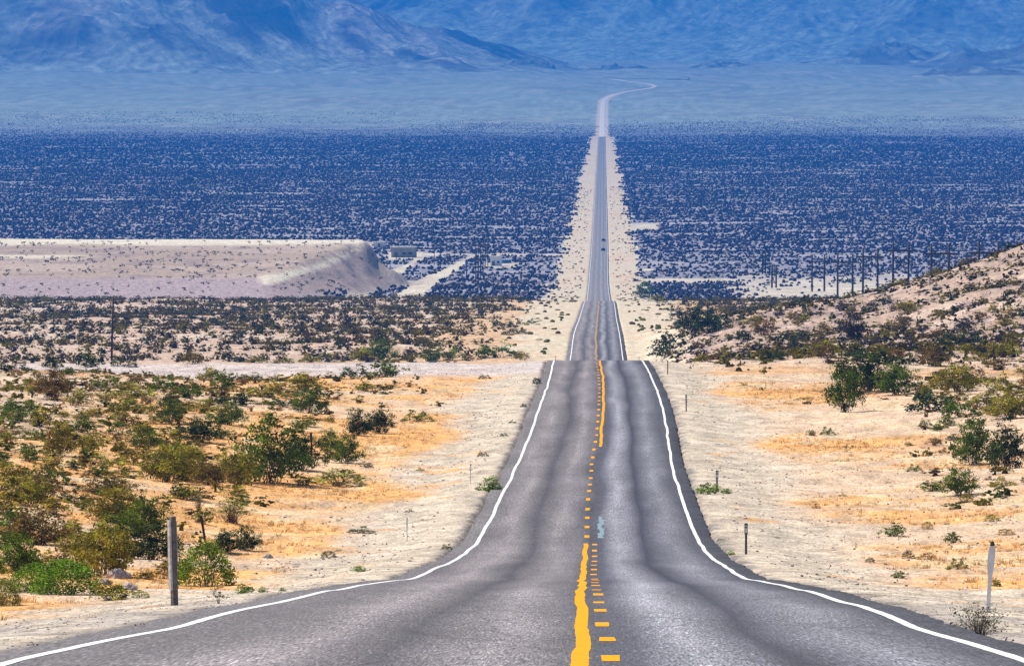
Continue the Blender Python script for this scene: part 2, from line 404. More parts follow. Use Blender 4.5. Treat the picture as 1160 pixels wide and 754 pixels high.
def asphalt_mat():
    m, nt, p = newmat('worn_asphalt')
    uv = N(nt, 'ShaderNodeUVMap', uv_map='UVMap')
    sep = N(nt, 'ShaderNodeSeparateXYZ'); nt.links.new(uv.outputs[0], sep.inputs[0])
    # wandering wheel paths
    mpw = N(nt, 'ShaderNodeMapping'); mpw.inputs['Scale'].default_value = (.25, .012, 1); nt.links.new(uv.outputs[0], mpw.inputs[0])
    nw = N(nt, 'ShaderNodeTexNoise'); nw.inputs['Scale'].default_value = 1; nw.inputs['Detail'].default_value = 2; nt.links.new(mpw.outputs[0], nw.inputs['Vector'])
    ma = N(nt, 'ShaderNodeMath', operation='MULTIPLY_ADD'); ma.inputs[1].default_value = 1.3; ma.inputs[2].default_value = -.65
    nt.links.new(nw.outputs[0], ma.inputs[0])
    ad = N(nt, 'ShaderNodeMath', operation='ADD'); nt.links.new(sep.outputs[0], ad.inputs[0]); nt.links.new(ma.outputs[0], ad.inputs[1])
    mr = N(nt, 'ShaderNodeMapRange'); mr.inputs[1].default_value = -6; mr.inputs[2].default_value = 6
    nt.links.new(ad.outputs[0], mr.inputs[0])
    cr = N(nt, 'ShaderNodeValToRGB'); nt.links.new(mr.outputs[0], cr.inputs[0])
    stops = [(-6, (.065, .058, .06)), (-4.5, (.08, .07, .072)), (-3.8, (.085, .074, .076)), (-2.8, (.160, .138, .142)), (-1.9, (.036, .031, .038)), (-1.05, (.150, .132, .138)), (-.4, (.085, .075, .082)),
             (0.05, (.030, .028, .036)), (.4, (.040, .039, .056)), (.95, (.185, .182, .208)), (1.75, (.010, .010, .022)), (2.65, (.130, .129, .150)), (3.4, (.035, .034, .045)), (4.4, (.045, .042, .045)), (6, (.05, .046, .046))]
    el = cr.color_ramp.elements
    while len(el) < len(stops): el.new(.5)
    for k, (u, c) in enumerate(stops):
        el[k].position = (u + 6) / 12; el[k].color = (*c, 1)
    c = cr.outputs[0]
    def mul(c, tex, lo, hi, a0, a1):
        r = N(nt, 'ShaderNodeMapRange'); r.inputs[1].default_value = a0; r.inputs[2].default_value = a1; r.inputs[3].default_value = lo; r.inputs[4].default_value = hi
        nt.links.new(tex, r.inputs[0])
        x = N(nt, 'ShaderNodeMix', data_type='RGBA', blend_type='MULTIPLY'); x.inputs[0].default_value = 1
        nt.links.new(c, x.inputs[6]); nt.links.new(r.outputs[0], x.inputs[7]); return x.outputs[2]
    def noise(sx, sy, detail=3, rough=.5):
        mp = N(nt, 'ShaderNodeMapping'); mp.inputs['Scale'].default_value = (sx, sy, 1); nt.links.new(uv.outputs[0], mp.inputs[0])
        n = N(nt, 'ShaderNodeTexNoise'); n.inputs['Scale'].default_value = 1; n.inputs['Detail'].default_value = detail; n.inputs['Roughness'].default_value = rough
        nt.links.new(mp.outputs[0], n.inputs['Vector']); return n.outputs[0]
    c = mul(c, noise(1.6, .025), .82, 1.2, .3, .7)
    c = mul(c, noise(.5, .05, 4), .80, 1.22, .3, .7)
    g = noise(42, 1.1, 2, .7)
    c = mul(c, g, .2, 2.3, .30, .70)
    c = mul(c, noise(13, .3, 3, .7), .70, 1.35, .3, .7)
    c = mul(c, noise(26, .9, 1, .5), 1.0, 2.1, .60, .74)
    c = mul(c, noise(60, 2.2, 0, .5), .45, 1.0, .26, .40)
    # grazing sheen on the near road, added to the asphalt colour
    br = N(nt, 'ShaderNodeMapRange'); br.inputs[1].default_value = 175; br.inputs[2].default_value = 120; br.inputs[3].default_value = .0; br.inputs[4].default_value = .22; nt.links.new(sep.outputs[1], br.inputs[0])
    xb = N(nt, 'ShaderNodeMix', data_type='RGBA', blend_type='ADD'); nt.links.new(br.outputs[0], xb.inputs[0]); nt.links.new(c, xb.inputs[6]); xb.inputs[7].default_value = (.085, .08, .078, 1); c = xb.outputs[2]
    # sealed cracks
    mpv = N(nt, 'ShaderNodeMapping'); mpv.inputs['Scale'].default_value = (.35, .035, 1); nt.links.new(uv.outputs[0], mpv.inputs[0])
    vo = N(nt, 'ShaderNodeTexVoronoi', feature='DISTANCE_TO_EDGE'); vo.inputs['Scale'].default_value = 1; vo.inputs['Randomness'].default_value = 1
    ndis = N(nt, 'ShaderNodeTexNoise'); ndis.inputs['Scale'].default_value = 2.5; ndis.inputs['Detail'].default_value = 3; nt.links.new(mpv.outputs[0], ndis.inputs['Vector'])
    vm = N(nt, 'ShaderNodeVectorMath', operation='MULTIPLY_ADD'); vm.inputs[1].default_value = (.35, .35, 0); nt.links.new(ndis.outputs[1], vm.inputs[0]); nt.links.new(mpv.outputs[0], vm.inputs[2])
    nt.links.new(vm.outputs[0], vo.inputs['Vector'])
    c = mul(c, vo.outputs['Distance'], .78, 1.0, .004, .012)
    # pale new surfacing far out
    far = N(nt, 'ShaderNodeMapRange'); far.inputs[1].default_value = 9780; far.inputs[2].default_value = 9800; nt.links.new(sep.outputs[1], far.inputs[0])
    xf = N(nt, 'ShaderNodeMix', data_type='RGBA'); nt.links.new(far.outputs[0], xf.inputs[0]); nt.links.new(c, xf.inputs[6]); xf.inputs[7].default_value = (.62, .57, .5, 1)
    # greyer with age beyond the second crest
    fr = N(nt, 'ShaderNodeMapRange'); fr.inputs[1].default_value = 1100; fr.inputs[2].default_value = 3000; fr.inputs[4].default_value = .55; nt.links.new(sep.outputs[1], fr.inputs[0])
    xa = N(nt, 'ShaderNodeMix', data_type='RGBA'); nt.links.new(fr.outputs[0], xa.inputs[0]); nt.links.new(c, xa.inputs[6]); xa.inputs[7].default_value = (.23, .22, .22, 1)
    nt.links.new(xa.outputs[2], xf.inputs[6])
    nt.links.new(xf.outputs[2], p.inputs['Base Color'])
    p.inputs['Roughness'].default_value = .8; p.inputs['Specular IOR Level'].default_value = .3
    b = N(nt, 'ShaderNodeBump'); b.inputs['Strength'].default_value = .5; b.inputs['Distance'].default_value = .01
    nt.links.new(g, b.inputs['Height']); nt.links.new(b.outputs[0], p.inputs['Normal'])
    return m

def paint_mat(name, col, wear):
    m, nt, p = newmat(name)
    ge = N(nt, 'ShaderNodeNewGeometry'); mp = N(nt, 'ShaderNodeMapping'); mp.inputs['Scale'].default_value = (9, 1.6, 1)
    nt.links.new(ge.outputs['Position'], mp.inputs[0])
    n = N(nt, 'ShaderNodeTexNoise'); n.inputs['Scale'].default_value = 1; n.inputs['Detail'].default_value = 6; n.inputs['Roughness'].default_value = .7
    nt.links.new(mp.outputs[0], n.inputs['Vector'])
    cr = N(nt, 'ShaderNodeMapRange'); cr.inputs[1].default_value = wear - .05; cr.inputs[2].default_value = wear + .1; nt.links.new(n.outputs[0], cr.inputs[0])
    x = N(nt, 'ShaderNodeMix', data_type='RGBA'); x.inputs[6].default_value = (col[0] * .6, col[1] * .5, col[2] * .8 + .05, 1); x.inputs[7].default_value = (*col, 1)
    nt.links.new(cr.outputs[0], x.inputs[0]); nt.links.new(x.outputs[2], p.inputs['Base Color'])
    p.inputs['Roughness'].default_value = .9; p.inputs['Specular IOR Level'].default_value = .1
    return m

M = dict(soil=soil_mat(), rock=rock_mat(), fol=foliage_mat(), asphalt=asphalt_mat(),
         white=paint_mat('white_road_paint', (.74, .74, .72), .38), yellow=paint_mat('yellow_road_paint', (.74, .31, .0), .34),
         faint=paint_mat('faded_yellow_paint', (.46, .32, .10), .5),
         bluep=simple('blue_grey_paint', (.17, .24, .28), .7, 0, .3, 6),
         stem=simple('dry_stem', (.16, .11, .07), .9, 0, .3, 20), wood=simple('weathered_timber', (.17, .145, .13), .85, 0, .45, 14, .5),
         woodpale=simple('sunlit_tone_timber', (.62, .58, .54), .85, 0, .3, 14, .5),  # sunlit side of the wooden post put into a paler wood colour
         darkwood=simple('creosoted_pole_wood', (.05, .026, .016), .85, 0, .3, 5), steel=simple('dark_steel', (.06, .06, .065), .6, .3, .25, 20),
         plate=simple('white_enamel', (.78, .78, .76), .45, 0, .08, 20), amber=simple('dark_reflector', (.05, .035, .03), .3, 0, .1, 20),
         postw=simple('chalky_white_plastic', (.72, .73, .76), .55, 0, .1, 12), stone=simple('desert_stone', (.46, .38, .35), .95, 0, .4, 9, .6),
         carp=simple('dark_car_paint', (.015, .015, .02), .25, 0, .1, 3), glass=simple('car_glass', (.02, .025, .03), .08, 0, .1, 3),
         tyre=simple('tyre_rubber', (.02, .02, .02), .9, 0, .2, 9), chrome=simple('alloy', (.5, .5, .5), .3, .9, .1, 9), lampg=simple('lamp_glass', (.5, .05, .04), .2, 0, .1, 9),
         wall=simple('tan_block_wall', (.36, .33, .30), .9, 0, .2, .7, .2), roof=simple('pale_roof', (.75, .70, .62), .8, 0, .12, .8), shed=simple('white_sheet_metal', (.75, .80, .84), .5, 0, .1, 1.2),
         bluem=simple('blue_painted_steel', (.05, .14, .42), .5, 0, .2, 3), door=simple('grey_door', (.10, .12, .15), .6, 0, .1, 3), porc=simple('porcelain_insulator', (.25, .22, .2), .3, 0, .1, 5))

# ------------------------------------------------------------ mesh builders
def mesh_np(name, V, Fq, mat, parent=None, smooth=False, attr=None, attrname='soil', fac_attr=None, link=True):
    """V (n,3), Fq (m,k) all faces with k corners"""
    me = bpy.data.meshes.new(name)
    V = np.asarray(V, np.float32); Fq = np.asarray(Fq, np.int32)
    k = Fq.shape[1]
    me.vertices.add(len(V)); me.vertices.foreach_set('co', V.ravel())
    me.loops.add(Fq.size); me.loops.foreach_set('vertex_index', Fq.ravel())
    me.polygons.add(len(Fq)); me.polygons.foreach_set('loop_start', np.arange(0, Fq.size, k, dtype=np.int32))
    me.polygons.foreach_set('use_smooth', np.full(len(Fq), smooth))
    for mm in (mat if isinstance(mat, (list, tuple)) else [mat]): me.materials.append(mm)
    if attr is not None:
        at = me.attributes.new(attrname, 'FLOAT_COLOR', 'POINT')
        c = np.ones((len(V), 4), np.float32); c[:, :3] = attr
        at.data.foreach_set('color', c.ravel())
    me.update(calc_edges=True)
    if not link: return me
    o = bpy.data.objects.new(name, me); COL.objects.link(o)
    if parent is not None: o.parent = parent
    return o

class MB:
    def __init__(s): s.v = []; s.f = []
    def add(s, vs, fs):
        b = len(s.v); s.v += [tuple(map(float, q)) for q in vs]; s.f += [tuple(b + i for i in f) for f in fs]
    def box(s, c, d, top=1.0, rz=0):
        x, y, z = c; a, b, h = d[0] / 2, d[1] / 2, d[2] / 2
        pts = [(-a, -b, -h), (a, -b, -h), (a, b, -h), (-a, b, -h), (-a * top, -b * top, h), (a * top, -b * top, h), (a * top, b * top, h), (-a * top, b * top, h)]
        cs, sn = math.cos(rz), math.sin(rz)
        s.add([(x + p[0] * cs - p[1] * sn, y + p[0] * sn + p[1] * cs, z + p[2]) for p in pts],
              [(0, 3, 2, 1), (4, 5, 6, 7), (0, 1, 5, 4), (1, 2, 6, 5), (2, 3, 7, 6), (3, 0, 4, 7)])
    def tube(s, p0, p1, r0, r1, n=8, cap=True):
        p0 = np.array(p0, float); p1 = np.array(p1, float); d = p1 - p0; d /= np.linalg.norm(d)
        u = np.cross(d, (0, 0, 1) if abs(d[2]) < .9 else (1, 0, 0)); u /= np.linalg.norm(u); v = np.cross(d, u)
        vs = []
        for p, r in ((p0, r0), (p1, r1)):
            for k in range(n):
                a = 2 * math.pi * k / n; vs.append(p + (u * math.cos(a) + v * math.sin(a)) * r)
        fs = [(k, (k + 1) % n, n + (k + 1) % n, n + k) for k in range(n)]
        if cap: fs += [tuple(range(n))[::-1], tuple(range(n, 2 * n))]
        s.add(vs, fs)
    def prism(s, prof, y0, y1):
        """profile in x,z extruded along y"""
        n = len(prof)
        s.add([(x, y0, z) for x, z in prof] + [(x, y1, z) for x, z in prof],
              [tuple(range(n)), tuple(range(n, 2 * n))[::-1]] + [(k, n + k, n + (k + 1) % n, (k + 1) % n) for k in range(n)])
    def obj(s, name, mat, parent=None, smooth=False, bevel=0):
        me = bpy.data.meshes.new(name); me.from_pydata(s.v, [], s.f); me.materials.append(mat)
        if smooth: me.polygons.foreach_set('use_smooth', [True] * len(me.polygons))
        o = bpy.data.objects.new(name, me); COL.objects.link(o)
        if parent is not None: o.parent = parent
        if bevel:
            b = o.modifiers.new('bevel', 'BEVEL'); b.width = bevel; b.segments = 2
        return o

def thing(name, label, cat, loc=(0, 0, 0), rz=0, group=None):
    o = bpy.data.objects.new(name, None); COL.objects.link(o); o.location = loc; o.rotation_euler = (0, 0, rz)
    o.empty_display_size = .5
    return tag(o, label, cat, group)
def tag(o, label, cat, group=None, kind=None):
    if label: o['label'] = label
    if cat: o['category'] = cat
    if group: o['group'] = group
    if kind: o['kind'] = kind
    return o
def dup(root, label=None):
    r = root.copy(); COL.objects.link(r)
    if label: r['label'] = label
    for ch in list(root.children):
        c = ch.copy(); COL.objects.link(c); c.parent = r
        for g in list(ch.children):
            d = g.copy(); COL.objects.link(d); d.parent = c
    return r

# ------------------------------------------------------------ ground
NC = 440
u = np.linspace(-1, 1, NC + 1)
um = u * (.16 + .84 * np.abs(u) ** 1.6)
WID = 45 + .10 * np.maximum(ROWS, 0)
GX = XROW[:, None] + WID[:, None] * um[None, :]
GY = np.repeat(ROWS[:, None], NC + 1, 1)
GZ = hgt(GX, GY)
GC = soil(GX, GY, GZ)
nr, nc = GX.shape
idx = np.arange(nr * nc).reshape(nr, nc)
faces = np.stack([idx[:-1, :-1], idx[:-1, 1:], idx[1:, 1:], idx[1:, :-1]], -1).reshape(-1, 4)
cx = (GX[:-1, :-1] + GX[1:, 1:]) / 2; cy = (GY[:-1, :-1] + GY[1:, 1:]) / 2; czz = (GZ[:-1, :-1] + GZ[1:, 1:]) / 2
cs = cx - xroad(cy); cpx = 580 + cx * F / np.maximum(cy, 60)
zone = np.zeros(cx.shape, int)                                   # 0 desert ground
zone[(np.abs(cs) < 9.5) & (cy < 9800)] = 1                       # gravel shoulder
zone[(cs < -9.5) & (cs > -60) & (cy > 648) & (cy < 735)] = 2     # dirt track
zone[(cs > 9.5) & (cy > 700) & (cy < 1600)] = 3                  # hill
zone[(np.abs(cs) > 9.5) & (cy >= 3400) & (cy < 9850)] = 4        # valley floor
pbz = np.interp(cy, [2500, 2650, 3300, 3400], [285, 300, 412, 420])
zone[(cy > 2510) & (cy < 3370) & (cpx < pbz + 62)] = 5           # terrace
zone[(cy >= 9850)] = 6
zone = zone.ravel()
names = ['desert_ground', 'gravel_shoulder', 'dirt_track', 'stony_hill', 'valley_floor', 'gravel_terrace', 'alluvial_fan']
labs = ['sandy desert ground with patches of dry orange grass', 'pale gravel shoulder on both sides of the highway', 'pale dirt track along the near crest left of the road',
        'stony pinkish hill rising on the right', 'wide flat valley floor crossed by the straight road', 'bare gravel terrace on the left above the valley', 'pale fans rising from the valley to the mountains']
GV = np.stack([GX, GY, GZ], -1).reshape(-1, 3); GCf = GC.reshape(-1, 3)
for k, nm in enumerate(names):
    fk = faces[zone == k]
    if not len(fk): continue
    uq, inv = np.unique(fk, return_inverse=True)
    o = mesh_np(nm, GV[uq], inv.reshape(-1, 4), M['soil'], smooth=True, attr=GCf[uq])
    tag(o, labs[k], None, None, 'structure')
# the rest of the basin, far out to the sides and behind
pl = MB(); b = 34000
for (x0, x1, y0, y1) in ((-b, b, -9000, 40000),):
    pl.add([(x0, y0, -128), (x1, y0, -128), (x1, y1, -128), (x0, y1, -128)], [(0, 1, 2, 3)])
pm = simple('outer_plain_soil', (.34, .29, .25), .95, 0, .3, .002)
tag(pl.obj('outer_plain', pm), 'low flat desert reaching to the horizon', None, None, 'structure')

# ------------------------------------------------------------ road and markings
def ribbon_pts(Y, off):
    """point on the pavement at lateral offset off"""
    return np.stack([xroad(Y) + off, Y, zroad(Y)], -1)
rY = ROWS[ROWS < 16300]
ncol = 12
t = np.linspace(0, 1, ncol + 1)
Lw = WL(rY) + SHL; Rw = np.full_like(rY, 3.65 + SHL)
jag = lambda sd: (fbm(rY / 3., .5, sd, 3) * .09) * (1 - sm(rY, 1500, 2500))
farw = 1 - .2 * sm(rY, 9800, 9900)
offs = (-(Lw + jag(301)) * farw)[:, None] * (1 - t) + ((Rw + jag(303)) * farw)[:, None] * t
P = np.stack([XROW[:len(rY), None] + offs, np.repeat(rY[:, None], ncol + 1, 1), np.repeat(ZROW[:len(rY), None], ncol + 1, 1)], -1)
# skirts
P = np.concatenate([P[:, :1] + np.array([-.12, 0, -.32]), P, P[:, -1:] + np.array([.12, 0, -.32])], 1)
O2 = np.concatenate([offs[:, :1], offs, offs[:, -1:]], 1)
nR, nC2 = P.shape[:2]
ix = np.arange(nR * nC2).reshape(nR, nC2)
rf = np.stack([ix[:-1, :-1], ix[:-1, 1:], ix[1:, 1:], ix[1:, :-1]], -1).reshape(-1, 4)
road = mesh_np('highway', P.reshape(-1, 3), rf, M['asphalt'], smooth=True)
uvl = road.data.uv_layers.new(name='UVMap')
uvs = np.stack([O2, np.repeat(rY[:, None], nC2, 1)], -1).reshape(-1, 2)
uvl.data.foreach_set('uv', uvs[rf.ravel()].astype(np.float32).ravel())
tag(road, 'two lane asphalt highway running straight over dips to the mountains', None, None, 'structure')

def marking(name, segs, offf, wid, mat, seed, wob=.035, label=None, lift=.004, wv=.07):
    V = []; Fc = []; base = 0
    for y0, y1 in segs:
        ys = np.unique(np.concatenate([[y0, y1], ROWS[(ROWS > y0) & (ROWS < y1)], np.arange(y0, min(y1, 400), .8)]))
        o = offf(ys) + fbm(ys / 14., .5, seed, 3) * wob
        wd = wid * (1 + fbm(ys / 1.1, .5, seed + 3, 2) * wv) / 2
        # ragged ends
        z = zroad(ys) + lift + ys * 1.2e-6; x = xroad(ys)
        n = len(ys)
        V.append(np.stack([np.concatenate([x + o - wd, x + o + wd]), np.concatenate([ys, ys]), np.concatenate([z, z])], -1))
        i = np.arange(n - 1) + base
        Fc.append(np.stack([i, i + n, i + n + 1, i + 1], -1)); base += 2 * n
    o = mesh_np(name, np.concatenate(V), np.concatenate(Fc), mat, parent=road)
    if label: o['label'] = label
    return o
NEARW = .125
marking('edge_line', [(-40, 9700)], lambda y: -WL(y), NEARW, M['white'], 411, .035, 'white line along the left edge of the road')
marking('edge_line', [(-40, 9700)], lambda y: 3.65 + 0 * y, NEARW, M['white'], 421, .035, 'white line along the right edge of the road')
marking('solid_centre_line', [(-40, 283.5)], lambda y: -.12 + 0 * y, .15, M['yellow'], 431, .045, 'thick solid yellow line left of the dashes, near the viewer')
marking('solid_centre_line', [(432, 900)], lambda y: .14 + 0 * y, .15, M['yellow'], 441, .05, 'solid yellow line right of the dashes, over the near crest')
ph = 86.0 - 12.2 * 10
dash = [(ph + k * 12.2 - 1.5, ph + k * 12.2 + 1.5) for k in range(60) if ph + k * 12.2 < 715]
marking('dashed_centre_line', [d for d in dash if d[0] < 283], lambda y: .15 + 0 * y, .16, M['yellow'], 451, .03, 'short yellow dashes right of the solid line')
marking('dashed_centre_line', [d for d in dash if d[0] >= 283], lambda y: -.13 + 0 * y, .17, M['yellow'], 461, .03, 'short yellow dashes climbing to the near crest')
marking('faded_centre_line', [(1100, 2260)], lambda y: -.1 + 0 * y, .3, M['faint'], 471, .12, 'faded reddish double line beyond the crest')
# blue-grey paint smear
X0, Y0, Z0 = locate(677, 606)
ps = MB(); k = 0
for (dx, y0, y1, wd) in ((0.0, -14, -8, .2), (.05, -9, -2, .17), (-.02, -3, 4, .16), (.04, 3, 10, .2), (.0, 9, 14, .13)):
    for q in range(7):
        a = Y0 + y0 + (y1 - y0) * q / 7; c = a + (y1 - y0) / 7 * .98
        wob = .012 * math.sin(q * 2.1 + dx * 50); ww = wd * .55 * (.85 + .15 * math.sin(q * 1.3 + 1))
        lz = .006 + k * .0007
        xa, xb = xroad(a) + .36 + dx + wob, xroad(c) + .36 + dx + wob
        ps.add([(xa - ww, a, zroad(a) + lz), (xa + ww, a, zroad(a) + lz), (xb + ww, c, zroad(c) + lz), (xb - ww, c, zroad(c) + lz)], [(0, 1, 2, 3)])
    k += 1
pso = ps.obj('paint_smear', M['bluep'], road); pso['label'] = 'pale blue paint smear in the right lane beside the centre line'

# ------------------------------------------------------------ mountains
def mountains(name, label, pxs, Ys, ridge, basef, ampf, seed, scale, darkf, fanc=(.28, .345, .31), shear=.13, fant=(.03, .38)):
    PX, YY = np.meshgrid(pxs, Ys)
    X = (PX - 580) * YY / F
    t0 = (YY - Ys[0]) / (Ys[-1] - Ys[0])
    off = (.09 + .10 * fbm((PX + t0 * 260 * np.sign(shear)) / 120., t0 * 2.2, seed + 3, 4)) * (1 - sm(t0, .1, .7))
    t = np.clip((t0 - off) / (.82 - off), 0, 1) * .82
    t = np.where(t0 > .82, t0, np.maximum(t, t0 * .05))
    tt = np.clip(t / .82, 0, 1)
    zrg = -(ridge(PX) - YH) * (Ys[0] + .82 * (Ys[-1] - Ys[0])) / F
    zb = ZR0(YY) + basef(PX, YY)
    wx = fbm(X / scale / 2.2, YY / (scale * 12), seed + 5, 3) * .9
    dY = YY - Ys[0]; sh = shear * dY + 90 * fbm((X + shear * dY) / 500., YY / 4000., seed + 6, 2)
    U = X + sh
    rd = ridged(U / scale + wx, YY / (scale * 11) + wx, seed, 7)
    rd2 = ridged((X - sh * 1.2) / scale * 2.6 + wx * 2, YY / (scale * 4) - wx * 2, seed + 50, 6)
    rd3 = ridged((X + sh * 2) / scale * 8, YY / (scale * 1.6), seed + 90, 4)
    prof = tt ** 1.35 * (1 - .8 * sm(t, .82, 1.0))
    z = zb + (zrg - zb) * prof * (1 + .0 * rd)
    z = z + ampf(PX) * (rd - .38) * sm(t, .10, .5) * (1 - .5 * sm(t, .7, .82)) + ampf(PX) * .32 * (rd2 - .35) * sm(t, .04, .3) + ampf(PX) * .11 * (rd3 - .3) * sm(t, .08, .3)
    z = np.where(t0 <= .001, zb - 25, z)
    # rock and fan colours
    n = fbm((X + sh * .9) / 110., YY / 1500., seed + 7, 6); n2 = fbm((X + sh * 1.3) / 30., YY / 330., seed + 8, 5); n3 = fbm(X / 300., YY / 2500., seed + 9, 3)
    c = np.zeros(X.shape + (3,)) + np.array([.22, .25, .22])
    c = mixc(c, (.035, .025, .03), sm(n + darkf(PX, t) + rd * .7, .1, .8) * .93)  # dark rock, deepened along ridges in place of shaded faces
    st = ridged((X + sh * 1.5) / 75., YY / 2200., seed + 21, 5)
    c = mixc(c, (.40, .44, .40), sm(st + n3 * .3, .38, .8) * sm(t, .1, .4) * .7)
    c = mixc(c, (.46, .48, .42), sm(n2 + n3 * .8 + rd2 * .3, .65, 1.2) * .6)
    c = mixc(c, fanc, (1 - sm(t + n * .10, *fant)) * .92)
    mic = fbm((X + sh) / 9., YY / 150., seed + 33, 3)
    c = c * (1 + .28 * mic)[..., None]
    c = mixc(c, (.24, .15, .14), sm(n3, .2, .7) * .3)
    nr, nc = X.shape; ix = np.arange(nr * nc).reshape(nr, nc)
    f = np.stack([ix[:-1, :-1], ix[:-1, 1:], ix[1:, 1:], ix[1:, :-1]], -1).reshape(-1, 4)
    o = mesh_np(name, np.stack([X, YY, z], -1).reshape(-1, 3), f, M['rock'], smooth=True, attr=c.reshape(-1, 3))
    tag(o, label, None, None, 'structure')
RL = pchip([-400, 0, 160, 250, 320, 372, 398, 425, 478, 500, 520, 560, 600, 650, 700, 800], [-70, -62, -48, -52, -28, 2, -2, 12, 40, 36, 39, 50, 60, 74, 90, 98])
mountains('near_mountain_range', 'dark blue craggy mountain rising on the left', np.linspace(-420, 780, 640), np.linspace(15300, 20800, 420), RL,
          lambda px, y: 0 * px, lambda px: 60 * (1 - .8 * sm(px, 380, 640)) * (1 - sm(px, 640, 760)) + 5, 501, 360., lambda px, t: .35 * sm(t, .25, .7))
RB = pchip([-500, 200, 330, 380, 480, 640, 800, 900, 1000, 1100, 1300, 1700], [-120, -60, -22, -30, -60, -75, -95, -80, -75, -90, -110, -120])
mountains('far_mountain_range', 'pale blue mountain range closing the valley', np.linspace(-520, 1680, 900), np.linspace(19500, 29500, 430), RB,
          lambda px, y: 0 * px, lambda px: 70 + 0 * px, 601, 380., lambda px, t: .45 * sm(t, .35, .6) - .35, (.30, .40, .365), -.10, (.12, .62))
# craggy outcrops on the fan, and a dark shoulder on the far right
def knoll(pxc, Y0, wpx, hpx, seed, label):
    n = 90; L = np.linspace(-1, 1, n); A, B = np.meshgrid(L, L)
    wd = wpx * Y0 / F / 2; hh = hpx * Y0 / F
    X = (pxc - 580) * Y0 / F + A * wd; Y = Y0 + B * wd * 2.2
    r = np.hypot(A, B)
    e = np.clip(1 - r ** 1.3, 0, 1)
    z = hgt(X, Y) - 3 + hh * e ** 1.2 * (.35 + 1.1 * ridged(X / wd * 2.2, Y / wd, seed, 5)) * 1.3
    c = np.zeros(X.shape + (3,)) + np.array([.15, .165, .155])
    c = mixc(c, (.30, .36, .32), sm(fbm(X / wd * 4, Y / wd * 2, seed, 4) - e * .4, -.2, .5))
    ix = np.arange(n * n).reshape(n, n)
    f = np.stack([ix[:-1, :-1], ix[:-1, 1:], ix[1:, 1:], ix[1:, :-1]], -1).reshape(-1, 4)
    tag(mesh_np('rocky_hill', np.stack([X, Y, z], -1).reshape(-1, 3), f, M['rock'], smooth=True, attr=c.reshape(-1, 3)), label, None, None, 'structure')
knoll(588, 17300, 120, 12, 71, 'craggy outcrop left of the far road bend')
knoll(620, 17200, 60, 9, 72, 'small dark outcrop above the far road')
knoll(702, 17600, 95, 8, 73, 'low dark hill behind the far road bend')
knoll(815, 17800, 90, 7, 74, 'pale low hill right of the far road')
knoll(1200, 18500, 400, 34, 75, 'dark blue foothill at the right edge')
knoll(1100, 15500, 200, 9, 76, 'pale low rise on the right fan')
knoll(1010, 19300, 230, 20, 77, 'pale foothill under the right mountains')

# ------------------------------------------------------------ shrubs
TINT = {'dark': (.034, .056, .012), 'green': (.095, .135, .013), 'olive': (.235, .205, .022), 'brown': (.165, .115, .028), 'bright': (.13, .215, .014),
        'yellow': (.23, .25, .06), 'grey': (.13, .14, .085), 'dry': (.44, .27, .09), 'purple': (.060, .050, .045), 'far': (.044, .033, .085), 'pale': (.48, .42, .38)}  # 'far' has the blue of the haze mixed into the leaf colour

